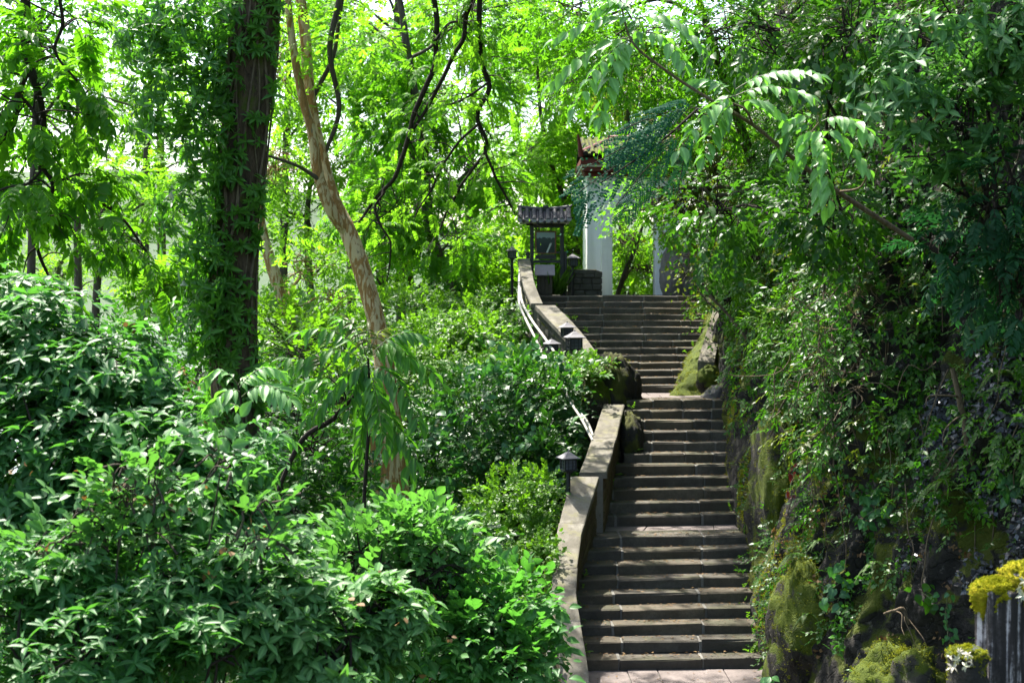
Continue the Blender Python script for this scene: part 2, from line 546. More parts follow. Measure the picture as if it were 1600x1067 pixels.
# ------------------------------------------------------------------ leaves
# templates: (u across -.5.. .5, v along 0..1, w out of the leaf plane), triangles
def tpl_small():
    V = [(0, 0, 0), (-.5, .42, .05), (0, 1, -.04), (.5, .42, .05)]
    return np.array(V, float), np.array([(0, 2, 1), (0, 3, 2)])
def tpl_mid(curl=.10, fold=.08):
    V = [(0, 0, 0), (0, .45, 0), (0, 1, -curl), (-.42, .25, fold), (-.42, .62, fold - curl * .3), (.42, .25, fold), (.42, .62, fold - curl * .3)]
    F = [(0, 1, 3), (3, 1, 4), (4, 1, 2), (0, 5, 1), (5, 6, 1), (6, 2, 1)]
    return np.array(V, float), np.array(F)
def tpl_big(curl=.14, fold=.10, prof=((.0, .04), (.14, .30), (.34, .48), (.58, .44), (.80, .22), (1.0, .0))):
    V, F = [], []
    for v, wd in prof:
        z = -curl * (v ** 2) + .05 * math.sin(v * 3.1)
        V += [(-wd, v, z + fold * wd * 2), (0, v, z), (wd, v, z + fold * wd * 2)]
    for i in range(len(prof) - 1):
        a = i * 3
        F += [(a, a + 1, a + 4), (a, a + 4, a + 3), (a + 1, a + 2, a + 5), (a + 1, a + 5, a + 4)]
    return np.array(V, float), np.array(F)
HEART = ((.0, .0), (-.10, .26), (.05, .46), (.3, .5), (.6, .36), (.84, .14), (1.0, .0))
def tpl_heart():
    return tpl_big(.12, .05, HEART)


CLEAR = [(806, 898, 312, 470, 34.0, .99), (912, 960, 258, 300, 35.9, .6), (918, 960, 300, 372, 35.9, .45), (918, 960, 372, 470, 35.9, 1.0), (898, 945, 205, 275, 35.9, .75), (1022, 1085, 385, 462, 35.0, .75),
         (955, 1030, 350, 462, 35.9, .8), (930, 1068, 458, 560, 33.0, .985), (848, 932, 458, 548, 33.0, .97), (985, 1050, 560, 640, 28.0, .97), (930, 985, 592, 640, 28, .75), (792, 850, 395, 480, 34, .95), (836, 905, 475, 535, 30.5, .85),
         (985, 1125, 620, 700, 26, .95), (960, 1142, 700, 760, 24, .97), (940, 1152, 760, 830, 24, .98), (912, 1176, 835, 1067, 21, .97), (900, 975, 660, 1067, 25, .93), (870, 905, 740, 1067, 23.5, .75), (872, 905, 705, 742, 24, .95),
         (1082, 1132, 488, 580, 30.8, .95), (905, 985, 588, 690, 27.5, .85), (1060, 1120, 560, 612, 28.5, .8)]


class Leaves:
    """arrays of single leaves: base point, axis, face normal, length, width, tint"""
    def __init__(self):
        self.p, self.a, self.n, self.l, self.w, self.t = [], [], [], [], [], []
    def add(self, p, a, n, l, wd, t):
        self.p.append(p); self.a.append(a); self.n.append(n); self.l.append(l); self.w.append(wd); self.t.append(t)
    def cat(self):
        if isinstance(self.p, list):
            self.p, self.a, self.n = (np.concatenate(x) for x in (self.p, self.a, self.n))
            self.l, self.w, self.t = (np.concatenate(x) for x in (self.l, self.w, self.t))
            x, y = px_of(self.p)
            k = np.ones(len(self.p), bool)
            for x0, x1, y0, y1, dmax, share in CLEAR:      # kept trimmed: the way up, the kiosk and the gate stay in sight
                k &= ~((x > x0) & (x < x1) & (y > y0) & (y < y1) & (self.p[:, 1] < dmax) & (self.p[:, 1] > 1) & (rng.random(len(x)) < share))
            self.p, self.a, self.n, self.l, self.w, self.t = (v[k] for v in (self.p, self.a, self.n, self.l, self.w, self.t))
        return self
    def sub(self, m):
        r = Leaves()
        r.p, r.a, r.n, r.l, r.w, r.t = self.p[m], self.a[m], self.n[m], self.l[m], self.w[m], self.t[m]
        return r
    def mesh(self, name, mat, parent, tpl, kind='stuff'):
        self.cat()
        TV, TF = tpl
        s = np.cross(self.a, self.n)
        V = (self.p[:, None] + (TV[None, :, 1] * self.l[:, None])[..., None] * self.a[:, None]
             + (TV[None, :, 0] * self.w[:, None])[..., None] * s[:, None]
             + (TV[None, :, 2] * self.l[:, None])[..., None] * self.n[:, None])
        k, m = len(self.p), len(TV)
        F = (TF[None] + (np.arange(k) * m)[:, None, None]).reshape(-1, 3)
        return mesh_obj(name, V.reshape(-1, 3), F, mat, parent, smooth=False, kind=kind,
                        tint=np.repeat(self.t, m), uv=np.tile(TV, (k, 1)))


_LEAFMESH = {}
def leaf_meshes(key, tpl, mat, name):
    if key not in _LEAFMESH:
        out = []
        for i in range(6):
            V, F = tpl
            me = bpy.data.meshes.new(name)
            W = V.copy()
            W[:, 2] += (V[:, 1] ** 2) * (rng.random() - .5) * .25
            W[:, 0] += (V[:, 1] ** 2) * (rng.random() - .5) * .25
            me.from_pydata([tuple(v) for v in W], [], [tuple(int(x) for x in f) for f in F])
            a = me.attributes.new('tint', 'FLOAT', 'POINT')
            a.data.foreach_set('value', np.full(len(V), i / 5., np.float32))
            a = me.attributes.new('leafuv', 'FLOAT_VECTOR', 'POINT')
            a.data.foreach_set('vector', V.astype(np.float32).ravel())
            me.polygons.foreach_set('use_smooth', np.ones(len(me.polygons), bool))
            me.materials.append(mat)
            out.append(me)
        _LEAFMESH[key] = out
    return _LEAFMESH[key]


def leaf_parts(L, parent, tpl, mat, key, name='leaf'):
    """each leaf its own object sharing one of six meshes"""
    L.cat()
    ms = leaf_meshes(key, tpl, mat, name)
    org = origin_of(parent)
    s = np.cross(L.a, L.n)
    for i in range(len(L.p)):
        o = bpy.data.objects.new(name, ms[int(min(5, max(0, L.t[i] * 5 + rng.normal(0, .6))))])
        a, n_, l, wd, q = L.a[i], L.n[i], L.l[i], L.w[i], L.p[i] - org
        o.matrix_basis = Matrix(((s[i][0] * wd, a[0] * l, n_[0] * l, q[0]), (s[i][1] * wd, a[1] * l, n_[1] * l, q[1]),
                                 (s[i][2] * wd, a[2] * l, n_[2] * l, q[2]), (0, 0, 0, 1)))
        COL.objects.link(o)
        o.parent = parent


def foliage(L, parent, mat, key, tpl_far, tpl_near, parts=300, name='foliage'):
    """the leaves that show largest become parts, the rest one mass"""
    L.cat()
    if parts:
        x, y = px_of(L.p)
        inside = (x > -10) & (x < 1610) & (y > -10) & (y < 1077) & (L.p[:, 1] > 1)
        size = L.l / L.p[:, 1] * np.where(inside, 1, 0)
        # the foremost leaf of each small patch of the picture is the one that can be seen
        cell = (np.floor(x / 11).astype(int) * 4000 + np.floor(y / 11).astype(int))
        order = np.argsort(L.p[:, 1])
        _, first = np.unique(cell[order], return_index=True)
        cand = order[first]
        cand = cand[size[cand] > 0]
        cand = cand[np.argsort(-size[cand] * (.8 + .4 * rng.random(len(cand))))][:parts]
        m = np.zeros(len(L.p), bool)
        m[cand] = True
        leaf_parts(L.sub(m), parent, tpl_near, mat, key)
        L = L.sub(~m)
    return L.mesh(name, mat, parent, tpl_far)


# sprigs: local frame, stem along +x, up +z; rows base, axis, normal, length, width
def _sp(rows):
    r = [np.array(x, float) for x in zip(*rows)]
    r[1] = unit(r[1])
    nn_ = r[2] - (r[2] * r[1]).sum(1, keepdims=True) * r[1]
    r[2] = unit(nn_)
    return r


def sprig_whorl(k=7, wr=.36):
    rows = []
    for i in range(k):
        a = i / k * 6.283 + random.uniform(-.3, .3)
        el = random.uniform(-.45, .40)
        d = (math.sin(el) * .9 + .12, math.cos(a) * math.cos(el), math.sin(a) * math.cos(el))
        l = random.uniform(.75, 1.1)
        rows.append(((random.uniform(-.25, .05), 0, 0), d, (1.0, -d[1] * .3, .5 - d[2] * .3), l, l * wr))
    return _sp(rows)


def sprig_pinnate(pairs=7, l=.30, wr=.42, droop=.5, term=True):
    rows = []
    for i in range(pairs):
        f = .18 + .8 * i / (pairs - 1)
        x, z = f * (1 - .12 * f), .18 * math.sin(f * 2.2) - droop * f * f * .6
        ll = l * (.75 + .5 * math.sin(f * 2.7)) * random.uniform(.9, 1.1)
        for s in (-1, 1):
            d = (.45 + .3 * f, s * 1.0, -.30 - droop * .5 + random.uniform(-.2, .2))
            rows.append(((x + s * .012, 0, z), d, (.25, s * .25, 1), ll, ll * wr))
    if term:
        rows.append(((.88, 0, .18 * math.sin(2.2) - droop * .6), (1, random.uniform(-.2, .2), -.5 - droop * .5), (.3, 0, 1), l, l * wr))
    return _sp(rows)


def sprig_alt(k=8, l=.36, wr=.45, droop=.2):
    rows = []
    for i in range(k):
        f = .15 + .85 * i / (k - 1)
        s = -1 if i % 2 else 1
        d = (.6 + .4 * f, s * random.uniform(.4, 1.0), random.uniform(-.45, .35) - droop)
        ll = l * random.uniform(.7, 1.15)
        rows.append(((f, random.uniform(-.04, .04), .1 * f - droop * f * f), d, (random.uniform(-.2, .4), random.uniform(-.4, .4), 1), ll, ll * wr))
    return _sp(rows)


def sprig_bipin():
    rows = []
    for i in range(14):
        f = .10 + .90 * i / 13
        for s in (-1, 1):
            base = np.array([f, 0, .12 - .55 * f * f])
            pl = .34 * (1 - .55 * abs(f - .45)) * random.uniform(.8, 1.1)
            b0 = random.uniform(.45, .75)
            for j in range(13):
                g = (j + 1) / 13
                d = unit(np.array([.65 + .35 * g, s * b0, -.10 - .45 * g]))      # the pinna curves forward and droops
                lat = unit(np.cross(d, (0, 0, 1)))
                q = base + d * pl * g
                for t in (-1, 1):
                    rows.append((q, d * .5 + lat * t, (random.uniform(-.15, .15), random.uniform(-.15, .15), 1), .036 * (1.05 - .55 * g) * random.uniform(.8, 1.1), .026))
    return _sp(rows)


def sprig_clump(k=6, l=.5, wr=.7):
    rows = []
    for i in range(k):
        rows.append(((random.uniform(-.4, .4), random.uniform(-.5, .5), random.uniform(-.2, .2)),
                     (random.uniform(-.4, 1), random.uniform(-1, 1), random.uniform(-.9, .3)),
                     (random.uniform(.2, .8), random.uniform(-.4, .4), 1), l * random.uniform(.6, 1.1), l * wr * random.uniform(.6, 1.1)))
    return _sp(rows)


SPR = {
    'whorl': [sprig_whorl(random.choice((5, 6, 7)), .47) for _ in range(10)],
    'whorlslim': [sprig_whorl(random.choice((5, 6, 7)), .36) for _ in range(10)],
    'pinnate': [sprig_pinnate(random.choice((6, 7, 8)), .30, .42, random.uniform(.2, .9)) for _ in range(10)],
    'pinfine': [sprig_pinnate(9, .24, .40, random.uniform(.2, .9)) for _ in range(10)],
    'alt': [sprig_alt(random.choice((7, 8, 9)), .36, .45, random.uniform(.0, .5)) for _ in range(10)],
    'altbroad': [sprig_alt(random.choice((6, 7)), .42, .62, random.uniform(.1, .6)) for _ in range(10)],
    'bipin': [sprig_bipin() for _ in range(4)],
    'clump': [sprig_clump(random.choice((5, 6, 7))) for _ in range(10)],
    'hang': [sprig_alt(10, .22, .6, 0.0) for _ in range(8)],
}


def place(L, kind, pos, out, scale, up=(0, 0, 1), jit=.35, tint=None, roll=.5):
    """put one sprig at each pos growing along out"""
    pos = np.asarray(pos, float)
    n = len(pos)
    if n == 0: return
    out = unit(np.broadcast_to(np.asarray(out, float), (n, 3)) + rng.normal(0, jit, (n, 3)))
    up = np.broadcast_to(np.asarray(up, float), (n, 3)) + rng.normal(0, roll * .5, (n, 3))
    Y = unit(np.cross(up, out))
    Z = np.cross(out, Y)
    R = np.stack([out, Y, Z], -1)
    sc = np.broadcast_to(np.asarray(scale, float), (n,)) * (.62 + .70 * rng.random(n))
    tb = rng.random(n) if tint is None else np.clip(tint + rng.normal(0, .15, n), 0, 1)
    var = rng.integers(0, len(SPR[kind]), n)
    for v, sp in enumerate(SPR[kind]):
        m = np.where(var == v)[0]
        if len(m) == 0: continue
        r, s = R[m], sc[m]
        bp, ba, bn, bl, bw = sp
        p = pos[m][:, None] + np.einsum('nij,kj->nki', r, bp) * s[:, None, None]
        a = np.einsum('nij,kj->nki', r, ba)
        nn_ = np.einsum('nij,kj->nki', r, bn)
        k = len(bl)
        # every leaf a little its own way
        a = unit(a + rng.normal(0, .10, a.shape))
        nn_ = nn_ + rng.normal(0, .22, nn_.shape)
        nn_ = unit(nn_ - (nn_ * a).sum(-1, keepdims=True) * a)
        L.add(p.reshape(-1, 3), a.reshape(-1, 3), nn_.reshape(-1, 3), (s[:, None] * bl).ravel(), (s[:, None] * bw).ravel(),
              np.clip(np.repeat(tb[m], k) + rng.normal(0, .12, len(m) * k), 0, 1))


def blob_points(blobs, n, shell=.45, gap=.42, gfreq=.55, seed=0):
    """points spread in ellipsoids (cx,cy,cz,rx,ry,rz), thinned by a noise so that clumps and gaps appear"""
    B = np.array(blobs, float)
    vol = (B[:, 3] * B[:, 4] * B[:, 5]) ** (2 / 3)
    P_, O_, I_ = [], [], []
    need, guard = n, 0
    while need > 0 and guard < 12:
        guard += 1
        k = int(need * 2.2) + 50
        i = rng.choice(len(B), k, p=vol / vol.sum())
        d = unit(rng.normal(0, 1, (k, 3)))
        r = shell + (1 - shell) * rng.random(k) ** .6
        r = r * (.62 + .76 * vnoise(d * 1.25 + i[:, None] * 3.7, 1.0, seed + 31))
        p = B[i, :3] + d * r[:, None] * B[i, 3:] * 1.06
        keep = vnoise(p, gfreq, seed) + .35 * (vnoise(p, gfreq * 2.7, seed + 5) - .5) > gap
        P_.append(p[keep]); O_.append(unit(d[keep] / B[i, 3:][keep] * 1.0)); I_.append(i[keep])
        need -= keep.sum()
    return np.concatenate(P_)[:n], np.concatenate(O_)[:n], np.concatenate(I_)[:n]


def limbs_to(T, start, ends, r0, r1=.01, sag=.0, sides=5, seed=0):
    for e in ends:
        e = np.asarray(e, float)
        m1 = start + (e - start) * .35 + rng.normal(0, .06, 3) * np.linalg.norm(e - start) + np.array([0, 0, .05])
        m2 = start + (e - start) * .7 + rng.normal(0, .06, 3) * np.linalg.norm(e - start) + np.array([0, 0, .08 - sag])
        pts = spline([start, m1, m2, e], 10)
        T.add(pts, np.linspace(r0, r1, 10), sides)


TS, TM, TB, TH = tpl_small(), tpl_mid(), tpl_big(), tpl_heart()

# ------------------------------------------------------------------ the stairs: one table of steps
K = np.arange(35)
DK = np.zeros(35); ZK = np.zeros(35)
DK[0] = 19.3
DK[1:10] = 19.6 + .36 * np.arange(9)
DK[10:21] = 23.55 + .345 * np.arange(11)
DK[21:35] = 29.0 + .34 * np.arange(14)
BELOW = np.interp(K, [0, 9, 20, 34], [4.86, 3.64, 1.97, .167])
ZK = EYE - BELOW
PXL = np.interp(K, [0, 1, 2, 3, 4, 6, 9, 10, 11, 12, 14, 15, 16, 20, 21, 24, 27, 30, 32, 34],
                [914, 912, 909, 903, 902, 904, 910, 936, 944, 952, 964, 985, 990, 985, 978, 950, 925, 893, 868, 838])
PXR = np.interp(K, [0, 2, 4, 6, 9, 10, 14, 15, 16, 20, 21, 24, 27, 34], [1200, 1195, 1180, 1170, 1172, 1160, 1162, 1174, 1150, 1140, 1075, 1085, 1092, 1095])
XL = (PXL - CX) / FPX * DK
XR = (PXR - CX) / FPX * DK
YAW = np.interp(K, [0, 2, 9, 14, 16, 34], [.10, .14, .26, .16, .05, .0])   # right end farther than left end


def zs_of(y):
    return np.interp(y, np.r_[10, DK[1:], 40], np.r_[ZK[0], ZK[1:], ZK[34]])
def xl_of(y):
    return np.interp(y, DK, XL)
def xr_of(y):
    return np.interp(y, [9, 12.5, 15.5, 18.0, 20.5, 22.5, 24.5, 27, 28.2, 29.2, 31, 33.5, 36.5, 40, 60],
                     [7.5, 5.3, 4.15, 3.66, 3.64, 3.82, 3.94, 4.14, 4.1, 4.05, 4.35, 4.5, 4.9, 5.6, 9])



# ------------------------------------------------------------------ terrain
def terrain_z(x, y):
    zs = np.where(y < 19.5, ZK[0], zs_of(y))
    left = xl_of(np.clip(y, 19, 33.4)) - .55
    dl = np.maximum(0, left - x)
    z = zs - .35 - .55 * np.minimum(dl, 3) - .28 * np.clip(dl - 3, 0, 14) - .25 * np.clip(dl - 17, 0, 14)
    z = np.where(y > 37, z - .35 * np.clip(y - 37, 0, 22), z)
    z = np.maximum(z, -7.0)
    z = z + np.where(y < 9, 2.6 * np.clip((9 - y) / 7, 0, 1), 0)
    q = np.stack([x, y, 0 * x], -1)
    z = z + (fbm(q, .35, 3, 3) - .5) * np.clip(dl, 0, 1) * 1.2
    # hills across the river
    far = np.clip((y - 420) / 500, 0, 1)
    z = z + far * (8 + 90 * fbm(q, .0032, 9, 4))
    return np.where((x > left - .1) & (y > 15) & (y < 37), np.minimum(z, zs - .3), z)


def grid_faces(nu, nv):
    i = np.arange(nu - 1)[:, None] * nv
    j = np.arange(nv - 1)[None]
    return np.stack([i + j, i + nv + j, i + nv + j + 1, i + j + 1], -1).reshape(-1, 4)


gx = np.concatenate([-np.geomspace(2500, 14, 40), np.linspace(-13, 8, 90), np.geomspace(9, 2500, 36)])
gy = np.concatenate([[-200, -60, -20, -5], np.linspace(0, 44, 150), np.geomspace(46, 4000, 50)])
X, Y = np.meshgrid(gx, gy, indexing='ij')
Z = terrain_z(X.ravel(), Y.ravel())
GV = np.stack([X.ravel(), Y.ravel(), Z], 1)
GF = grid_faces(len(gx), len(gy))
isfar = GV[GF][:, :, 1].mean(1) > 400
mesh_obj('ground', GV, GF[~isfar], M['soil'], smooth=True, kind='structure')
mesh_obj('hills', GV, GF[isfar], M['forest'], smooth=True, kind='structure')
wx = np.array([(-900, 48, -6.2), (60, 48, -6.2), (400, 470, -6.2), (-900, 470, -6.2)], float)
mesh_obj('river', wx, [(0, 1, 2, 3)], M['water'], kind='structure')

# ------------------------------------------------------------------ cliff on the right
CLY = np.concatenate([np.linspace(7, 12.9, 40), np.linspace(13, 28, 330), np.linspace(28.1, 37, 100), np.linspace(37.3, 60, 40)])
CLH = np.concatenate([np.linspace(-1.2, 6, 190), np.linspace(6.1, 9, 45), np.linspace(9.2, 16, 30)])


def cliff_point(y, h, disp=True):
    """point of the cliff face at path distance y, height h above the path"""
    y = np.asarray(y, float); h = np.asarray(h, float)
    x = xr_of(y)
    zb = np.where(y < 19.5, ZK[0], zs_of(np.minimum(y, 36)))
    lean = .10 * np.clip(h, 0, 20) + .05 * np.clip(h - 1, 0, 20) ** 1.25
    mound = .45 * np.clip(1 - h / 1.4, -.2, 1)                     # skirts of rock at the foot
    nx = np.where(y < 19, -.85, -.97)
    x2 = x + lean - mound * .8
    p = np.stack([x2, y + 0 * h, zb + h], -1)
    if disp:
        q = p * np.array([1, 1, .45])
        d = (fbm(q, .55, 21, 4) - .5) * 1.5 + (np.abs(fbm(q, 1.5, 33, 4) - .5) * -1.5 + .2) * .75 + (fbm(p, 4.5, 5, 3) - .5) * .2
        d = d + (np.abs(fbm(p * np.array([1, 1, .6]), 3.2, 61, 3) - .5) * -2 + .35) * .22 + (fbm(p, 11, 67, 3) - .5) * .10
        d = d * np.clip(.35 + h * .5, .3, 1) * np.where((y > 19) & (y < 34), .75, 1)
        p = p + np.stack([nx * d, -.45 * d * np.where(y < 22, 1, .5), 0 * d], -1)
    return p


YY, HH = np.meshgrid(CLY, CLH, indexing='ij')
CP = cliff_point(YY.ravel(), HH.ravel())
back = CP.reshape(len(CLY), len(CLH), 3)
top = back[:, -1:].copy(); top[:, :, 0] += 30; top[:, :, 2] += 3
CPG = np.concatenate([back, top], 1)
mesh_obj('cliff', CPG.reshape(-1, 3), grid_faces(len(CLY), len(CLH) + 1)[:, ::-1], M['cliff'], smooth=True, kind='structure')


def cliff_sample(n, y0, y1, h0, h1):
    y = rng.uniform(y0, y1, n); h = rng.uniform(h0, h1, n)
    p = cliff_point(y, h)
    e = .06
    tu = cliff_point(y + e, h) - p
    tv = cliff_point(y, h + e) - p
    nrm = unit(np.cross(tv, tu))
    nrm[nrm[:, 0] > 0] *= -1
    return p, nrm, h


# ------------------------------------------------------------------ staircase
stair = thing('staircase', 'winding stone staircase climbing beside the vine covered cliff', 'staircase', (2.2, 19.3, ZK[0]))
JOINT_LOW = [967, 1097]
mort = MB()
def step_line(k, x):
    """depth of the front edge of step k at world x"""
    f = (x - XL[k]) / (XR[k] - XL[k])
    return DK[k] + YAW[k] * (f - .35)
for k in range(1, 35):
    l, r = XL[k] - .12, XR[k] + .55
    if k <= 14:
        j = [(p + rng.normal(0, 4) - (8 * (k - 5) if k > 9 and p < 1000 else 0) * .2 - CX) / FPX * DK[k] for p in JOINT_LOW]
        j += [r - .42 + rng.normal(0, .05)]
    elif k <= 20:
        j = [(p + rng.normal(0, 5) - CX) / FPX * DK[k] for p in (1016, 1072, 1113)]
    else:
        c0 = np.interp(k, [21, 27, 30, 34], [992, 1003, 1007, 1006])
        j = [(c0 + rng.normal(0, 2.5) - CX) / FPX * DK[k], (c0 + 62 + rng.normal(0, 8) - CX) / FPX * DK[k]]
        if k > 25: j.insert(0, (c0 - 64 + rng.normal(0, 3) - CX) / FPX * DK[k])
        if k > 29: j.insert(0, (c0 - 122 + rng.normal(0, 5) - CX) / FPX * DK[k])
    cuts = [l] + [q for q in sorted(j) if l + .15 < q < r - .15] + [r]
    if k == 9 or k == 20:
        deep = .62                                   # landings: the nosing stone, paving behind
    elif k == 34:
        deep = .6
    else:
        deep = DK[k + 1] - DK[k] + .07
    for a, c in zip(cuts[:-1], cuts[1:]):
        g = .007
        o = rng.normal(0, .012); zt = rng.normal(0, .004); tl = rng.normal(0, .004)
        x0, x1 = a + g, c - g
        z0, z1 = ZK[k - 1] - .03, ZK[k] + zt
        y0, y1 = step_line(k, x0) + o, step_line(k, x1) + o
        cor = [[[(x0, y0, z0), (x0, y0, z1 + tl)], [(x0, y0 + deep, z0), (x0, y0 + deep, z1 + tl)]],
               [[(x1, y1, z0), (x1, y1, z1 - tl)], [(x1, y1 + deep, z0), (x1, y1 + deep, z1 - tl)]]]
        V, F = stone(cor, rng.uniform(.012, .024), .010)
        mesh_obj('step_stone', V, F, M['step_warm'] if rng.random() < (.5 if k < 15 else .25) else M['step'], stair)
        if c < r:                                    # mortar in the joint, a little back from the face
            ym = step_line(k, c) + .016 + rng.uniform(-.012, .01)
            mort.box(c - .02, c + .02, ym, ym + deep - .05, z0 + .01, ZK[k] - .010 + rng.uniform(-.004, .006), .004)
mort.build('mortar', M['mortar'], stair, kind='stuff')


def paving(label, cat, k, y0, y1, xl0, xr0, xl1, xr1, rows, nx, mat, z, name='landing'):
    t = thing(name, label, cat, ((xl0 + xr0) / 2, y0, z))
    t['kind'] = 'structure'
    ys = np.linspace(y0, y1, rows + 1)
    for i in range(rows):
        f0, f1 = (ys[i] - y0) / (y1 - y0), (ys[i + 1] - y0) / (y1 - y0)
        cx_ = np.linspace(0, 1, nx + 1) + np.r_[0, rng.normal(0, .035, nx - 1), 0] + (.12 if i % 2 else 0) * np.r_[0, np.ones(nx - 1), 0] / nx
        for a, c in zip(cx_[:-1], cx_[1:]):
            def XX(u, f): return (xl0 + (xl1 - xl0) * f) * (1 - u) + (xr0 + (xr1 - xr0) * f) * u
            g = .006
            zt = z + rng.normal(0, .003)
            cor = [[[(XX(a, f0) + g, ys[i] + g, z - .1), (XX(a, f0) + g, ys[i] + g, zt)], [(XX(a, f1) + g, ys[i + 1] - g, z - .1), (XX(a, f1) + g, ys[i + 1] - g, zt)]],
                   [[(XX(c, f0) - g, ys[i] + g, z - .1), (XX(c, f0) - g, ys[i] + g, zt)], [(XX(c, f1) - g, ys[i + 1] - g, z - .1), (XX(c, f1) - g, ys[i + 1] - g, zt)]]]
            V, F = stone(cor, .006, .002)
            mesh_obj('paving_stone', V, F, mat, t)
    V = np.array([(xl0, y0, z - .025), (xr0, y0, z - .025), (xr1, y1, z - .025), (xl1, y1, z - .025)])
    mesh_obj('mortar_bed', V, [(0, 1, 2, 3)], M['mortar'], t)
    return t


paving('pinkish paved landing at the foot of the stairs', None, 0, 17.2, 19.62, XL[0] - .05, XR[0] + .5, XL[0] - .1, XR[0] + .5, 3, 5, M['pave'], ZK[0] - .002)
paving('narrow sunlit paved landing in the lower flight', None, 9, step_line(9, XL[9]) + .60, 23.75, XL[9] - .05, XR[9] + .4, XL[9] + .2, XR[9] + .4, 1, 3, M['pave'], ZK[9] - .004)
paving('short paved landing below the upper flight', None, 20, 27.6, 29.05, XL[20] - .3, XR[20] + .3, XL[20] - .3, XR[20] + .3, 2, 4, M['pave'], ZK[20] - .004)
paving('paved terrace at the top of the stairs', None, 34, 34.0, 39.0, XL[34] - .4, 5.2, XL[34] - .4, 5.4, 6, 7, M['step'], ZK[34] - .004)


# ------------------------------------------------------------------ parapets
def parapet(label, rows, h_in, thick_px, base_drop, mat_block, block_len=.34, course=.17, outer=True, joints=None, name='parapet_wall', capt=.09):
    """rows: inner px, outer px, py, distance of the cap's top edge; blocks on both faces, cap stones on top"""
    R = np.array(rows, float)
    pin = np.array([P(a, y, d) for a, o, y, d in rows])
    pout = np.array([P(o, y, d) for a, o, y, d in rows])
    t = thing(name, label, 'wall', (*pin[0][:2], pin[0][2] - 1))
    n = 60
    si, so = spline(pin, n), spline(pout, n)
    L = np.r_[0, np.cumsum(np.linalg.norm(np.diff(si, axis=0), axis=1))]
    def at(s, arr): return np.array([np.interp(s, L, arr[:, i]) for i in range(3)])
    nc = max(2, int(L[-1] / 1.15))
    sj = np.linspace(0, L[-1], nc + 1) if joints is None else np.array(joints) * L[-1]
    ov = .03
    for a, c in zip(sj[:-1], sj[1:]):                 # cap stones follow the curve in several lengths
        m = 5
        ss = np.linspace(a + .004, c - .004, m)
        I = np.array([at(s, si) for s in ss]); O = np.array([at(s, so) for s in ss])
        wv = unit(I - O) * ov
        I = I + wv; O = O - wv
        dz = np.array([0, 0, -capt])
        jz = np.array([0, 0, .008])
        b1 = .012
        V = np.stack([O + dz, O - jz, O + unit(I - O) * b1, I - unit(I - O) * b1, I - jz, I + dz], 1)
        V = V + rng.normal(0, .0025, V.shape)
        F = []
        for i in range(m - 1):
            for j in range(6):
                F.append((i * 6 + j, i * 6 + (j + 1) % 6, i * 6 + 6 + (j + 1) % 6, i * 6 + 6 + j))
        F += [tuple(range(5, -1, -1)), tuple((m - 1) * 6 + j for j in range(6))]
        mesh_obj('cap_stone', V.reshape(-1, 3), F, M['cap'], t)
    dz = np.array([0, 0, -capt - .002])
    core = []
    inn = [at(s, si) for s in np.linspace(0, L[-1], 24)]
    out = [at(s, so) for s in np.linspace(0, L[-1], 24)]
    for a, o in zip(inn, out):
        wv = unit(a - o) * .03
        core += [a - wv + dz, o + wv + dz, o + wv + np.array([0, 0, -base_drop]), a - wv + np.array([0, 0, -base_drop])]
    F = []
    for i in range(23):
        for j in range(4): F.append((i * 4 + j, i * 4 + (j + 1) % 4, i * 4 + 4 + (j + 1) % 4, i * 4 + 4 + j))
    F += [(3, 2, 1, 0), (92, 93, 94, 95)]
    mesh_obj('wall_core', np.array(core), F, M['mortar'], t)
    for arr, oth, hh in ((si, so, h_in), (so, si, base_drop if outer else 0)):
        if not hh: continue
        for ci in range(int(hh / course)):
            s = 0 if ci % 2 == 0 else -block_len * .5
            while s < L[-1]:
                ln = block_len * rng.uniform(.75, 1.3)
                a, c = max(0, s) + .006, min(L[-1], s + ln) - .006
                s += ln
                if c - a < .06: continue
                A, C = at(a, arr), at(c, arr)
                wA, wC = unit(A - at(a, oth)), unit(C - at(c, oth))
                wA[2] = 0; wC[2] = 0
                pr = rng.uniform(-.016, .0)
                zt = -capt - ci * course - .006
                zb = zt - course + .012
                up = np.array([0, 0, 1.])
                cor = [[[A - wA * .09 + up * zb, A - wA * .09 + up * zt], [A + wA * pr + up * zb, A + wA * pr + up * zt]],
                       [[C - wC * .09 + up * zb, C - wC * .09 + up * zt], [C + wC * pr + up * zb, C + wC * pr + up * zt]]]
                V, F2 = stone(cor, .014, .007)
                mesh_obj('stone_block', V, F2, mat_block, t)
    return t


parapet('curving lower parapet wall with pale concrete cap, left of the bottom steps',
        [(917, 882, 1085, 18.0), (914, 880, 1040, 18.4), (903, 869, 972, 19.1), (897, 866, 913, 19.9), (906, 874, 832, 21.3), (933, 896, 744, 22.7)],
        .95, 35, 1.5, M['block'])
parapet('straight parapet wall ramping up to the mossy rock, beside the middle steps',
        [(945, 908, 738, 22.9), (957, 925, 694, 24.2), (973, 946, 632, 26.1)], 1.0, 33, 1.6, M['block'])
parapet('pale capped parapet wall descending beside the upper flight, above the lanterns',
        [(932, 908, 553, 29.1), (902, 874, 514, 30.2), (866, 838, 477, 31.3)], .6, 26, .95, M['blockgrey'], .27, .16)
parapet('bright capped parapet wall along the left edge of the top terrace',
        [(846, 832, 474, 31.6), (834, 820, 445, 32.4), (829, 814, 420, 33.4), (826, 811, 404, 34.4)], .7, 18, 1.1, M['blockgrey'], .27, .16)
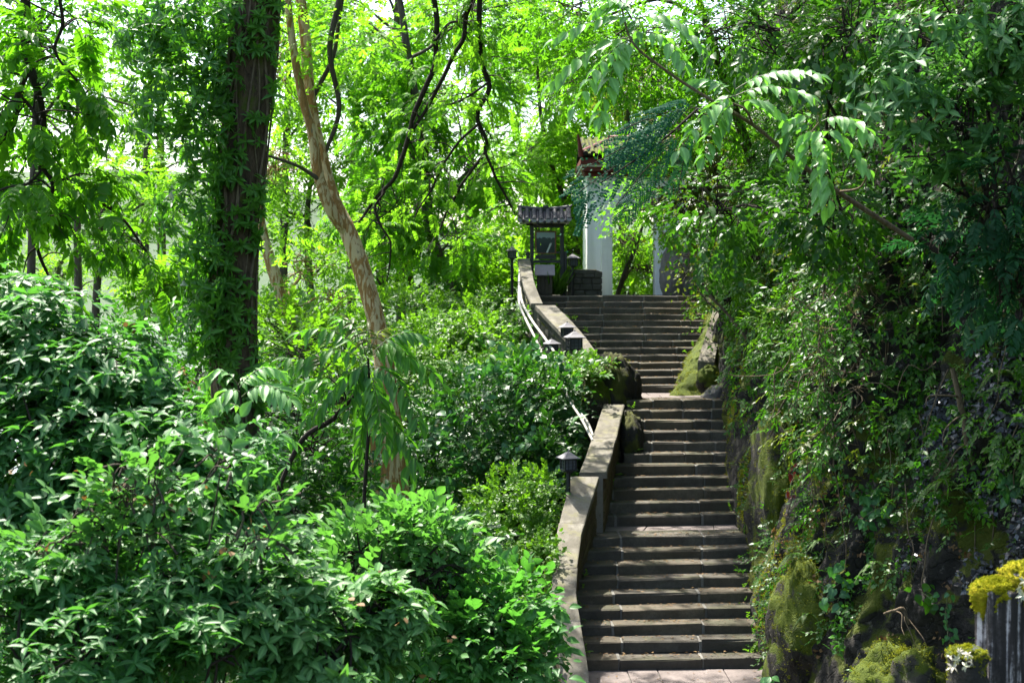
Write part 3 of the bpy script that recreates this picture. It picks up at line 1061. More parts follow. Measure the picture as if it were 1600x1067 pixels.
# right-hand ramped kerb slab of the upper flight
slab = [P(1090, 572, 28.2), P(1116, 572, 28.2), P(1131, 497, 30.4), P(1114, 491, 30.4)]
V = np.array([p + np.array([0, 0, dz]) for dz in (.08, -.24) for p in slab])
o = mesh_obj('kerb_slab', V, [(0, 1, 2, 3), (7, 6, 5, 4), (0, 4, 5, 1), (1, 5, 6, 2), (2, 6, 7, 3), (3, 7, 4, 0)], M['cap'])
tag(o, 'sloping grey stone slab set in moss on the right of the upper flight', 'slab')


# ------------------------------------------------------------------ rocks
def boulder(name, label, c, r, mat, seed, amp=.35, cat='rock', n=72, freq=1.6):
    u = np.linspace(0, 2 * np.pi, n, endpoint=False); v = np.linspace(.02, np.pi - .02, n // 2)
    U, W = np.meshgrid(u, v, indexing='ij')
    d = np.stack([np.cos(U) * np.sin(W), np.sin(U) * np.sin(W), np.cos(W)], -1).reshape(-1, 3)
    rr = 1 + amp * (fbm(d + seed * 7.3, freq, seed, 4) - .5) * 2 + amp * .35 * (np.abs(fbm(d * np.array([1, 1, .5]) + seed, freq * 2.6, seed + 2, 3) - .5) * -2 + .4)
    rr = rr + .22 * (fbm(d * np.array([2.2, 2.2, .7]) + seed * 3.1, 2.4, seed + 6, 4) - .5) + .10 * (fbm(d + seed, 9, seed + 8, 3) - .5)
    V = np.asarray(c) + d * rr[:, None] * np.asarray(r)
    m = n // 2
    i = np.arange(n)[:, None]; j = np.arange(m - 1)[None]
    F = np.stack([i * m + j, i * m + j + 1, ((i + 1) % n) * m + j + 1, ((i + 1) % n) * m + j], -1).reshape(-1, 4)
    o = mesh_obj(name, V, F, mat, smooth=True)
    return tag(o, label, cat), V, d


def tufts(name_parent, V, D, n, size, mat=LM['mossleaf'], zmin=-.2):
    """short moss shoots standing on a rock's surface"""
    pass


ROCKS = []
ROCKS.append(boulder('mossy_boulder', 'dark mossy boulder at the bend between lower and upper flights', P(957, 628, 27.5), (.52, .6, .85), M['dark_rock'], 3, .3))
ROCKS.append(boulder('mossy_boulder', 'olive mossy rock bulging behind the end of the middle parapet', P(922, 650, 26.9), (.36, .45, .75), M['moss_rock'], 5, .3))
ROCKS.append(boulder('low_rock', 'dark low rock wedged between parapet and middle steps', P(985, 705, 25.9), (.24, .5, .65), M['dark_rock'], 6, .25))
ROCKS.append(boulder('mossy_boulder', 'tall mossy rock against the right end of the bottom steps', P(1262, 1010, 18.7), (.50, .8, .98), M['moss_rock'], 11, .45))
ROCKS.append(boulder('mossy_boulder', 'moss draped rock rib beside the middle steps and the sunlit landing', P(1222, 790, 22.0), (.42, .9, 1.2), M['moss_rock'], 13, .45))
ROCKS.append(boulder('mossy_boulder', 'low bright mossy rock at the foot of the cliff left of the fluted post', P(1412, 1122, 15.1), (.55, .6, .66), M['moss_rock'], 37, .6))
ROCKS.append(boulder('grey_outcrop', 'pale grey rock outcrop leaning beside the white gate', P(1066, 432, 35.3), (.52, .6, 1.0), M['grey_rock'], 19, .25))
ROCKS.append(boulder('mossy_boulder', 'small mossy stone at the lower end of the sloping grey slab', P(1108, 594, 28.05), (.25, .22, .27), M['moss_rock'], 47, .3))
ROCKS.append(boulder('grey_rock', 'small grey rocks at the landing under the mossy hump', P(1122, 622, 27.6), (.28, .3, .22), M['grey_rock'], 23, .3))
# moss shoots on rocks: short leaves on the outer surface
for (o, V, d), dens in zip(ROCKS, (1500, 2200, 500, 5000, 5000, 5000, 0, 1500, 100)):
    if not dens: continue
    i = rng.integers(0, len(V), dens)
    keep = (d[i][:, 2] > -.5) & (vnoise(V[i], 2.6, 77) + .3 * vnoise(V[i], 8, 78) > .40)
    i = i[keep]
    L = Leaves()
    p = V[i] + rng.normal(0, .03, (len(i), 3))
    place(L, 'clump', p, d[i] * .5 + np.array([0, 0, -.1]), .028, jit=.6, tint=.42)
    L.mesh('moss', LM['mossleaf'], o, TS)


# moss bank rising from the right ends of the upper steps, the slab lies in it
nt_, ns_ = 60, 40
tt_, ss_ = np.meshgrid(np.linspace(0, 1, nt_), np.linspace(0, 1, ns_), indexing='ij')
tt_, ss_ = tt_.ravel()[:, None], ss_.ravel()[:, None]
lf = P(1046, 616, 28.1) * (1 - tt_) + P(1106, 488, 31.4) * tt_
rt = P(1175, 616, 28.1) * (1 - tt_) + P(1165, 488, 31.4) * tt_
V = lf * (1 - ss_) + rt * ss_
rise = .82 * (ss_ * 1.1) ** .8 * np.clip(tt_ * 6 + .12, 0, 1)
V[:, 2] += rise[:, 0] - .08
V += (np.stack([fbm(V, 2.2, 301, 4), fbm(V, 2.2, 302, 4), fbm(V, 2.2, 303, 4)], 1) - .5) * np.array([.3, .3, .42]) + (fbm(V, 9, 304, 3)[:, None] - .5) * .10
bank = mesh_obj('moss_bank', V, grid_faces(nt_, ns_), M['moss_rock'], smooth=True)
tag(bank, 'sloping bank of bright moss around the grey slab, right of the upper flight', 'bank')
L = Leaves()
i = rng.integers(0, len(V), 6500)
i = i[vnoise(V[i], 2.6, 77) + .3 * vnoise(V[i], 8, 78) > .36]
place(L, 'clump', V[i] + rng.normal(0, .02, (len(i), 3)), np.array([-.4, -.4, .3]), .032, jit=.6, tint=.6)
L.mesh('moss', LM['mossleaf'], bank, TS)


# ------------------------------------------------------------------ lanterns
def lantern(label):
    t = thing('lantern', label, 'lantern', (0, 0, 0), 'house shaped lanterns along the parapet')
    s = .105
    m = MB()
    m.box(-s, s, -s, s, 0, .025, .004); m.box(-s, s, -s, s, .175, .2, .004)
    for x in (-1, 1):
        for y in (-1, 1):
            m.box(x * s - .012 * (1 + x), x * s + .012 * (1 - x), y * s - .012 * (1 + y), y * s + .012 * (1 - y), .024, .176, .003)
    for x in (-.035, .035):
        m.box(x - .005, x + .005, -s + .002, -s + .012, .024, .176, .001); m.box(x - .005, x + .005, s - .012, s - .002, .024, .176, .001)
        m.box(-s + .002, -s + .012, x - .005, x + .005, .024, .176, .001); m.box(s - .012, s - .002, x - .005, x + .005, .024, .176, .001)
    for z in (.075, .125):
        m.box(-s + .01, s - .01, -s + .003, -s + .011, z - .004, z + .004, .001); m.box(-s + .003, -s + .011, -s + .01, s - .01, z - .004, z + .004, .001)
        m.box(s - .011, s - .003, -s + .01, s - .01, z - .004, z + .004, .001)
    m.build('frame', M['black'], t, local=True)
    for k in range(4):
        q = s - .02
        a = k * math.pi / 2
        V = [(-q, -q, .03), (q, -q, .03), (q, -q, .17), (-q, -q, .17), (-q, -q + .006, .03), (q, -q + .006, .03), (q, -q + .006, .17), (-q, -q + .006, .17)]
        V = [(x * math.cos(a) - y * math.sin(a), x * math.sin(a) + y * math.cos(a), z) for x, y, z in V]
        mesh_obj('pane', V, [(0, 1, 2, 3), (7, 6, 5, 4), (0, 4, 5, 1), (1, 5, 6, 2), (2, 6, 7, 3), (3, 7, 4, 0)], M['glass'], t, local=True)
    prof = [(.150, .195), (.150, .206), (.085, .245), (.035, .285), (.012, .30)]
    V, F = [], []
    for r, z in prof:
        V += [(-r, -r, z), (r, -r, z), (r, r, z), (-r, r, z)]
    for i in range(len(prof) - 1):
        for j in range(4): F.append((i * 4 + j, i * 4 + (j + 1) % 4, i * 4 + 4 + (j + 1) % 4, i * 4 + 4 + j))
    F += [(3, 2, 1, 0), (16, 17, 18, 19)]
    mesh_obj('lantern_roof', V, F, M['lead'], t, local=True)
    fm = MB(); V, F = tube([(0, 0, .29), (0, 0, .315), (0, 0, .33)], [.014, .012, .002], 6); fm.add(V, F.tolist())
    fm.build('finial', M['lead'], t, local=True)
    pm = MB(); V, F = tube([(0, 0, -1.1), (0, 0, 0)], .035, 8); pm.add(V, F.tolist())
    pm.box(-.06, .06, -.06, .06, -.03, 0, .004)
    pm.build('post', M['black'], t, local=True)
    return t


def copy_tree(o, parent=None):
    c = o.copy()
    COL.objects.link(c)
    if parent is not None: c.parent = parent
    for ch in list(o.children): copy_tree(ch, c)
    return c


lan0 = lantern('nearest lantern, on a black post outside the lower parapet kink')
spots = [((888, 735, 22.3), .92, .35, None),
         ((886, 527, 29.6), .95, .3, 'grey roofed lantern beside the upper parapet cap, higher of the close pair'),
         ((898, 547, 28.8), 1.18, .2, 'larger lantern just above the vines on the mossy bend, lower of the close pair'),
         ((862, 552, 29.3), .9, .5, 'lantern sunk in the vines with only its roof showing, under the white conduits'),
         ((800, 404, 34.3), .86, .1, 'small lantern at the far upper end of the bright terrace parapet'),
         ((895, 416, 34.6), .90, .25, 'lantern on the low stone block wall right of the notice kiosk')]
for i, ((px, py, d), s, rz, lab) in enumerate(spots):
    o = lan0 if i == 0 else copy_tree(lan0)
    o.location = tuple(P(px, py, d)); o.scale = (s, s, s); o.rotation_euler.z = rz
    if lab: o['label'] = lab

# ------------------------------------------------------------------ notice kiosk
KD = 34.5
def kx(px): return (px - CX) / FPX * KD
def kz(py): return EYE - (py - HY) / FPX * KD
ki = thing('notice_kiosk', 'black timber notice kiosk with curved grey tiled roof at the top of the stairs', 'kiosk', (kx(852), KD, ZK[34]))
for a, c in ((828, 834), (875, 881)):
    MB().box(kx(a), kx(c), KD - .05, KD + .05, ZK[34] - .02, kz(346), .006).build('post', M['black'], ki)
for a, c in ((822, 828), (881, 886)):
    MB().box(kx(a), kx(c) - .002, KD - .035, KD + .035, ZK[34] - .02, kz(393), .01).build('bracket', M['black'], ki)
for y0, y1 in ((346.5, 356), (406.5, 411)):
    MB().box(kx(834) + .002, kx(875) - .002, KD - .035, KD + .035, kz(y1), kz(y0), .005).build('rail', M['black'], ki)
for x0, x1, y0, y1 in ((834, 836, 368, 370), (869, 875, 368, 370), (834, 836, 393, 396), (869, 875, 393, 396), (842, 844, 356, 361), (860, 862, 356, 361), (842, 844, 405, 407), (860, 862, 405, 407)):
    MB().box(kx(x0) + .003, kx(x1) - .003, KD - .02, KD + .02, kz(y1), kz(y0), .003).build('strut', M['black'], ki)
fr = MB()
fr.box(kx(836), kx(838), KD - .04, KD + .03, kz(397), kz(361), .004); fr.box(kx(867), kx(869), KD - .04, KD + .03, kz(397), kz(361), .004)
fr.box(kx(838) + .002, kx(867) - .002, KD - .04, KD + .03, kz(363), kz(361), .004); fr.box(kx(838) + .002, kx(867) - .002, KD - .04, KD + .03, kz(397), kz(395.2), .004)
fr.build('picture_frame', M['brown'], ki)
MB().box(kx(838) + .002, kx(867) - .002, KD - .022, KD + .02, kz(395.2) + .002, kz(363) - .002, .002).build('picture', M['picture'], ki)
MB().box(kx(836), kx(869), KD - .03, KD + .03, kz(405), kz(398), .004).build('sill_board', M['black'], ki)
# roof: curved in two slopes, tile rolls, ridge
MB().box(kx(812), kx(889), KD - .30, KD + .30, kz(349.5), kz(345.8), .006).build('eave_board', M['eave'], ki)
MB().box(kx(822), kx(884), KD - .05, KD + .05, kz(352.6), kz(349.7), .006).build('beam', M['black'], ki)
def roof_curve(u):  # u in -1..1 along the ridge: ends turn up
    return .035 * abs(u) ** 2.2
half = kx(891) - kx(850.5)
ctr = kx(850.5)
for i in range(15):
    u = -1 + (i + .5) * 2 / 15
    for side in (-1, 1):
        pts = []
        for f in np.linspace(0, 1, 6):
            yy = KD + side * (.04 + f * .36)
            zz = kz(329) - f * (kz(329) - kz(346)) + .04 * (f - .5) ** 2 * 4 - .035 + roof_curve(u)
            pts.append((ctr + u * half, yy, zz))
        V, F = tube(pts, .050 if i % 2 == 0 else .036, 10)
        V = np.array(V)
        if i % 2: V[:, 2] -= .045
        m = MB().add(V, F.tolist())
        m.add(np.array(V[-10:]), [tuple(range(10))])
        m.build('roof_tile', M['tile'], ki)
        if i % 2 == 0 and side == -1:               # round end discs
            e = np.array(pts[-1])
            a = np.linspace(0, 6.283, 10, endpoint=False)
            V = np.stack([e[0] + .056 * np.cos(a), np.full(10, e[1] - .006), e[2] + .056 * np.sin(a)], 1)
            V = np.concatenate([V, V + np.array([0, .02, 0])])
            F = [tuple(range(9, -1, -1)), tuple(range(10, 20))] + [(j, (j + 1) % 10, 10 + (j + 1) % 10, 10 + j) for j in range(10)]
            mesh_obj('end_tile', V, F, M['endtile'], ki)
rp = np.array([(ctr + u * (half - .02), KD, kz(327) + roof_curve(u) * 1.4) for u in np.linspace(-1, 1, 15)])
V, F = tube(rp, .048, 8)
MB().add(V, F.tolist()).build('ridge', M['tile'], ki)
MB().box(ctr - .07, ctr + .09, KD - .06, KD + .06, kz(327) + .02, kz(321), .01).build('ridge_block', M['tile'], ki)
for s in (-1, 1):
    V, F = tube([(ctr + s * (half - .08), KD, kz(325)), (ctr + s * half, KD, kz(323)), (ctr + s * (half + .05), KD, kz(320))], [.04, .03, .012], 6)
    MB().add(V, F.tolist()).build('ridge_end', M['tile'], ki)

# litter bin shaped like a little house
bd = 34.05
bx0, bx1 = (839 - CX) / FPX * bd, (863 - CX) / FPX * bd
bz = lambda py: EYE - (py - HY) / FPX * bd
bn = thing('litter_bin', 'brown house shaped litter bin with slanted grey lid beneath the kiosk', 'bin', ((bx0 + bx1) / 2, bd, ZK[34]))
MB().box(bx0, bx1, bd - .15, bd + .15, ZK[34], bz(430), .008).build('bin_body', M['bin'], bn)
for i in range(4):
    x = bx0 + (bx1 - bx0) * (i + .5) / 4
    MB().box(x - .035, x + .035, bd - .166, bd - .152, ZK[34] + .03, bz(432), .004).build('slat', M['bin'], bn)
def lid(y0, z0, y1, z1):
    t_ = .02
    return np.array([(x, y, z + dz) for dz in (0, t_) for (x, y, z) in ((bx0 - .05, y0, z0), (bx1 + .05, y0, z0), (bx1 + .05, y1, z1), (bx0 - .05, y1, z1))])
bf = [(3, 2, 1, 0), (4, 5, 6, 7), (0, 1, 5, 4), (1, 2, 6, 5), (2, 3, 7, 6), (3, 0, 4, 7)]
mesh_obj('lid', lid(bd - .22, bz(431), bd + .01, bz(415)), bf, M['binroof'], bn)
mesh_obj('lid', lid(bd + .012, bz(415) , bd + .22, bz(429)), bf, M['binroof'], bn)

# low stone block wall
lw = thing('block_wall', 'low dark wall of rough stone blocks between kiosk and white gate', 'wall', (kx(913), 34.7, ZK[34]))
wd_ = 34.7
x0, x1 = (886 - CX) / FPX * wd_, (941 - CX) / FPX * wd_
MB().box(x0 + .02, x1 - .02, wd_ + .02, wd_ + .30, ZK[34] - .05, ZK[34] + .52, .01).build('wall_core', M['mortar'], lw)
zz = ZK[34] - .03
for ci in range(4):
    hh_ = .142
    x = x0 - (0 if ci % 2 else .1)
    while x < x1 - .02:
        ln = rng.uniform(.17, .3)
        a, c = max(x, x0) + .005, min(x + ln, x1) - .005
        x += ln
        if c - a < .05: continue
        pr = rng.uniform(-.015, .01)
        V, F = stone(box_corners(a, c, wd_ - .06 + pr, wd_ + .1, zz + .004, zz + hh_ - .004), .014, .006)
        mesh_obj('stone_block', V, F, M['blockgrey'], lw)
    zz += hh_
xm = x0 + (x1 - x0) * .78
for a, c, za, zc_ in ((x0, xm, 0, 0), (xm, x1, 0, -.07)):
    cor = [[[(a, wd_ - .08, zz - .05), (a, wd_ - .08, zz + .05 + za)], [(a, wd_ + .32, zz - .05), (a, wd_ + .32, zz + .05 + za)]],
           [[(c, wd_ - .08, zz - .05), (c, wd_ - .08, zz + .05 + zc_)], [(c, wd_ + .32, zz - .05), (c, wd_ + .32, zz + .05 + zc_)]]]
    V, F = stone(cor, .012, .004)
    mesh_obj('cap_stone', V, F, M['blockgrey'], lw)

# ------------------------------------------------------------------ white gate with red eaves
GD = 36.0
gxw = lambda px, d=GD: (px - CX) / FPX * d
gzw = lambda py, d=GD: EYE - (py - HY) / FPX * d
gt = thing('gate_building', 'white plastered gate with dark red eaves at the top of the stairs', 'gate', (gxw(980), GD, ZK[34]))
MB().box(gxw(918), gxw(941), GD + .25, GD + 2.4, ZK[34] - .1, gzw(262), .01).build('side_wall', M['white'], gt)
MB().box(gxw(939), gxw(957), GD, GD + .6, ZK[34] - .1, gzw(340), .012).build('pier', M['white'], gt)
MB().box(gxw(1024), gxw(1075), GD, GD + .6, ZK[34] - .1, gzw(340), .012).build('pier', M['white'], gt)
# wall over the opening with a flat arch
V, F = [], []
na = 16
for i in range(na + 1):
    f = i / na
    x = gxw(939) + (gxw(1075) - gxw(939)) * f
    xo = gxw(957) + (gxw(1024) - gxw(957)) * min(1, max(0, (x - gxw(957)) / (gxw(1024) - gxw(957))))
    u = (x - gxw(990.5)) / (gxw(1024) - gxw(990.5))
    zb = gzw(340) - .003 + (.28 * math.sqrt(max(0, 1 - u * u)) if abs(u) < 1 else 0) + .002
    zt = gzw(272)
    for y in (GD, GD + .6):
        V += [(x, y, zb), (x, y, zt)]
for i in range(na):
    a, c = i * 4, i * 4 + 4
    F += [(a, c, c + 1, a + 1), (a + 2, a + 3, c + 3, c + 2), (a + 1, c + 1, c + 3, a + 3), (a, a + 2, c + 2, c)]
F += [(0, 1, 3, 2), (na * 4, na * 4 + 2, na * 4 + 3, na * 4 + 1)]
mesh_obj('lintel_wall', V, F, M['white'], gt)
RX0, RX1 = gxw(908), gxw(1090)
def slopebox(y0, z0, y1, z1, t_, x0=RX0, x1=RX1):
    return np.array([(x, y, z + dz) for dz in (0, t_) for (x, y, z) in ((x0, y0, z0), (x1, y0, z0), (x1, y1, z1), (x0, y1, z1))])
MB().box(RX0 + .02, RX1 - .02, GD - .30, GD + 2.6, gzw(269), gzw(262.5), .005).build('lower_fascia', M['red'], gt)
MB().box(RX0, RX1, GD - .34, GD + 2.64, gzw(262.3), gzw(259), .005).build('white_band', M['white'], gt)
MB().box(RX0 - .03, RX1 + .03, GD - .42, GD + 2.7, gzw(258.8), gzw(249), .008).build('fascia', M['red'], gt)
MB().box(RX0 + .07, RX1 - .3, GD - .1, GD + .2, gzw(276), gzw(269.2), .005).build('bracket', M['red'], gt)
mesh_obj('roof_deck', slopebox(GD - .5, gzw(246), GD + 1.15, gzw(214), .05), bf, M['oldtile'], gt)
mesh_obj('roof_deck', slopebox(GD + 1.16, gzw(214), GD + 2.8, gzw(246), .05), bf, M['oldtile'], gt)
for i in range(16):
    x = RX0 + .08 + i * (RX1 - RX0 - .16) / 15
    V, F = tube([(x, GD - .56, gzw(246) + .05), (x, GD + .3, gzw(229) + .05), (x, GD + 1.14, gzw(214) + .06)], .055, 8)
    MB().add(V, F.tolist()).add(V[:8], [tuple(range(7, -1, -1))]).build('roof_tile', M['oldtile'], gt)
V, F = tube([(RX0 - .1, GD - .55, gzw(214)), (RX0 - .06, GD - .53, gzw(228)), (RX0 - .02, GD - .5, gzw(248))], [.025, .045, .06], 8)
MB().add(V, F.tolist()).build('corner_finial', M['red'], gt)
V, F = tube([(RX0, GD - .5, gzw(240)), (RX0 + .3, GD + .2, gzw(228)), (RX0 + .72, GD + 1.15, gzw(211))], .05, 8)
MB().add(V, F.tolist()).build('hip_ridge', M['red'], gt)
V, F = tube([(RX0 + .7, GD + 1.15, gzw(210)), (RX1, GD + 1.15, gzw(210))], .09, 8)
MB().add(V, F.tolist()).build('main_ridge', M['red'], gt)

# ------------------------------------------------------------------ white conduits on the bank
def conduit(label, ctrls, r=.02):
    T = Tubes()
    for c in ctrls:
        pts, _ = pix_limb([(x, y, d, 2) for x, y, d in c], 24)
        T.add(pts, r, 6)
    o = T.build('conduit', M['pipe'])
    return tag(o, label, 'conduit')
conduit('pair of white conduits sagging down the outside of the upper parapets',
        [[(812, 420, 33.6), (811, 452, 32.4), (812, 477, 31.2), (822, 500, 30.4), (836, 528, 29.7), (850, 560, 29.2)],
         [(812, 430, 33.5), (813, 455, 32.3), (817, 475, 31.2), (832, 502, 30.3), (848, 524, 29.6), (866, 550, 29.0)]], .026)
conduit('bundle of white conduits emerging from vines above the middle parapet',
        [[(876, 600, 26.3), (893, 628, 25.7), (914, 657, 25.1), (930, 688, 24.6)], [(880, 604, 26.3), (899, 634, 25.6), (918, 660, 25.0), (930, 690, 24.5)],
         [(878, 602, 26.2), (890, 626, 25.6), (908, 654, 25.0), (926, 688, 24.4)]], .022)
conduit('white weathered conduit running down outside the bottom parapet',
        [[(861, 950, 18.9), (859, 990, 18.5), (857, 1030, 18.2), (862, 1085, 17.9)], [(864, 985, 18.5), (861, 1010, 18.3), (863, 1040, 18.1), (866, 1085, 17.9)]], .022)

# ------------------------------------------------------------------ fluted mossy post, lower right, near the camera
PD = 8.6
ptop = P(1600, 880, PD)
pt = thing('fluted_post', 'black weathered fluted stone post with bright yellow moss cap, lower right corner', 'post', (P(1580, 1067, PD)[0], PD, 1.2))
def post_col(xc, yc, r, ztop, zbot, seed):
    n = 48; hs = np.r_[np.linspace(zbot, ztop - .03, 26), ztop - .01, ztop]
    a = np.linspace(0, 2 * np.pi, n, endpoint=False)
    V = []
    for z in hs:
        rr = r * (1 + .10 * np.cos(a * 7 + seed) + .03 * np.sin(a * 13 + seed * 2))
        p = np.stack([np.cos(a), np.sin(a), np.full(n, z)], 1)
        rr = rr * (1 + .10 * (fbm(p * np.array([1, 1, .35]) + seed, 3.0, seed, 3) - .5)) * (1 if z < ztop - .005 else .8)
        V.append(np.stack([xc + rr * np.cos(a), yc + rr * np.sin(a), np.full(n, z)], 1))
    V = np.concatenate(V)
    m = len(hs)
    i = np.arange(m - 1)[:, None] * n; j = np.arange(n)[None]; j2 = (j + 1) % n
    F = np.stack([i + j, i + j2, i + n + j2, i + n + j], -1).reshape(-1, 4).tolist() + [tuple((m - 1) * n + k for k in range(n))]
    return V, F
def moss_cap(c, rx, ry, rz, seed, n=64):
    u = np.linspace(0, 2 * np.pi, n, endpoint=False); v = np.linspace(.01, np.pi * .66, 16)
    U, W = np.meshgrid(u, v, indexing='ij')
    d = np.stack([np.cos(U) * np.sin(W), np.sin(U) * np.sin(W), np.cos(W)], -1).reshape(-1, 3)
    rr = 1 + .75 * (fbm(d + seed, 2.4, seed, 4) - .5) + .35 * (fbm(d + seed, 7, seed + 3, 3) - .5)
    V = np.array(c) + d * rr[:, None] * np.array([rx, ry, rz])
    drip = np.clip(-d[:, 2], 0, 1) * (fbm(np.stack([U.ravel() * 2, 0 * U.ravel(), 0 * U.ravel()], -1), 1.5, seed, 2)) * .34
    V[:, 2] -= drip
    m = 16
    i = np.arange(n)[:, None]; j = np.arange(m - 1)[None]
    F = np.stack([i * m + j, i * m + j + 1, ((i + 1) % n) * m + j + 1, ((i + 1) % n) * m + j], -1).reshape(-1, 4)
    return V, F, d
zt1 = P(0, 917, PD)[2]; zt2 = P(0, 893, PD)[2]
V, F = post_col(P(1562, 0, PD)[0], PD, .125, zt1, 1.0, 3)
mesh_obj('flute', V, F, M['post'], pt, smooth=True)
V, F = post_col(P(1622, 0, PD)[0], PD + .06, .155, zt2, 1.0, 5)
mesh_obj('flute', V, F, M['post'], pt, smooth=True)
for (px, py, d_, rx, rz, sd) in ((1556, 921, PD, .125, .06, 3), (1615, 899, PD + .04, .165, .075, 8)):
    V, F, dd = moss_cap(P(px, py, d_), rx, rx, rz, sd)
    o = mesh_obj('moss_cap', V, F, M['moss'], pt, smooth=True)
    L = Leaves()
    i = rng.integers(0, len(V), 3000)
    place(L, 'clump', V[i], dd[i] + np.array([0, 0, .2]), .017, jit=.6, tint=.9)
    b_ = L.mesh('moss_shoots', LM['mossleaf'], o, TS)
o, V, d = boulder('foot_stone', 'small mossy stone carrying pale succulents at the foot of the fluted post', P(1512, 1075, 8.4), (.11, .12, .2), M['dark_rock'], 31, .25, n=28)
V2, F2, dd = moss_cap(P(1512, 1024, 8.4), .10, .1, .05, 21)
mc_ = mesh_obj('moss_cap', V2, F2, M['moss_rock'], o, smooth=True)
L = Leaves()
i = rng.integers(0, len(V2), 1200)
place(L, 'clump', V2[i], dd[i] + np.array([0, 0, .2]), .018, jit=.6, tint=.7)
L.mesh('moss_shoots', LM['mossleaf'], mc_, TS)
sc_ = thing('succulent_plant', 'pale cream succulent rosettes on the mossy stone beside the fluted post', 'plant', P(1505, 1030, 8.35))
L = Leaves()
place(L, 'whorlslim', [P(1500, 1018, 8.28), P(1512, 1022, 8.25), P(1488, 1042, 8.25), P(1508, 1040, 8.22), P(1524, 1012, 8.3), P(1496, 1030, 8.2), P(1518, 1034, 8.22), P(1484, 1026, 8.3)], (-.3, -.8, .6), .034, jit=.6)
leaf_parts(L, sc_, TB, LM['succ'], 'succ')
sc2 = thing('succulent_plant', 'cream leaved succulent growing on top of the fluted post at the frame edge', 'plant', P(1592, 915, 8.4))
L = Leaves()
place(L, 'whorlslim', [P(1592, 920, 8.4), P(1600, 908, 8.4), P(1598, 930, 8.38)], (-.4, -.8, .3), .045, jit=.5)
leaf_parts(L, sc2, TB, LM['succ'], 'succ')
#VEG
# ================================================================== vegetation
def PB(px, py, d, rpx, rpy, rd=None):
    rx, rz = rpx / FPX * d, rpy / FPX * d
    p = P(px, py, d)
    return (p[0], p[1], p[2], rx, rd if rd else (rx + rz) / 2, rz)


def trunk_obj(name, ctrl, mat, parent, sides=16, wob=.12, seed=0, n=None):
    pts, r = pix_limb(ctrl, n or len(ctrl) * 7)
    V, F = tube(pts, r, sides, wob=wob, seed=seed)
    return mesh_obj(name, V, F, mat, parent, smooth=True), pts, r


def ground_at(x, y):
    return float(terrain_z(np.array([x]), np.array([y]))[0])


# ---- cliff vines
def cliff_cover(label, n, y0, y1, h0, h1, kind, sc, mat, off, gap, gfreq, seed, tint=None, hmin=None, name='cliff_vines', tpl=TS):
    p, nr, h = cliff_sample(n, y0, y1, h0, h1)
    keep = vnoise(p, gfreq, seed) + .4 * (vnoise(p, gfreq * 3, seed + 3) - .5) + (0 if hmin is None else np.clip((h - hmin) * .22, -.35, .3)) > gap
    p, nr = p[keep], nr[keep]
    cl = np.clip(vnoise(p, .9, seed + 9) * 1.3 + (vnoise(p, 2.4, seed + 4) - .5) * .7, .05, 1.3)
    p = p + nr * (off * cl * rng.random(len(p)) ** .5)[:, None]
    out = nr * .7 + np.array([0, -.25, -.55])
    L = Leaves()
    place(L, kind, p, out, sc, jit=.5, tint=tint)
    o = L.mesh(name, mat, None, tpl)
    return tag(o, label, None, None, 'stuff')

cliff_cover('dense green vines over the upper cliff', 9500, 13, 34, 2.6, 10, 'alt', .22, LM['cliff'], .75, .30, .8, 41)
cliff_cover('dark fine vines draping the middle cliff', 7500, 13, 30, .8, 6.5, 'clump', .15, LM['cover'], .35, .47, 1.1, 45, hmin=3.2)
cliff_cover('sparse creeper over the lower cliff', 1900, 13, 24, .0, 4, 'hang', .26, LM['cliff'], .12, .56, 1.4, 52, tint=.3)
cliff_cover('light vines along the edge above the upper flight', 3800, 24, 36, 1.0, 6.5, 'alt', .20, LM['cliff'], .75, .34, 1.0, 57, tint=.75)
cliff_cover('olive sunlit leaves among the vines', 2200, 17, 35, 2.5, 8, 'alt', .2, LM['olive'], .9, .52, .9, 63, tint=.5)
cliff_cover('moss shoots on the lower cliff', 11000, 14, 28, -.2, 2.9, 'clump', .036, LM['mossleaf'], .02, .50, 1.2, 71, tint=.3, name='moss')
cliff_cover('bright moss hanging beside the steps', 20000, 18.5, 28, .1, 3.4, 'clump', .036, LM['mossleaf'], .05, .44, .9, 73, tint=.75, name='moss')
cliff_cover('leafy creeper spilling over the edge of the steps', 1500, 19, 29, 1.6, 4.5, 'alt', .17, LM['cliff'], .5, .52, 1.0, 75, tint=.3)
cliff_cover('purple striped creeper patch', 5200, 13.4, 16.4, 1.9, 4.3, 'clump', .13, LM['purple'], .16, .36, 1.2, 81, name='purple_creeper')
cliff_cover('dry leaves caught on the cliff', 500, 13, 24, .3, 5, 'clump', .12, LM['brownleaf'], .1, .5, 1.2, 85, name='dry_leaves')


def on_cliff(px, py, off=.12):
    """nearest cliff point seen at a photo pixel"""
    best = None
    for d in np.arange(13, 34, .1):
        q = P(px, py, d)
        zb = ZK[0] if d < 19.5 else float(zs_of(min(d, 36)))
        c = cliff_point(np.array([d]), np.array([q[2] - zb]))[0]
        if q[0] >= c[0] - off:
            return q
    return P(px, py, 20)


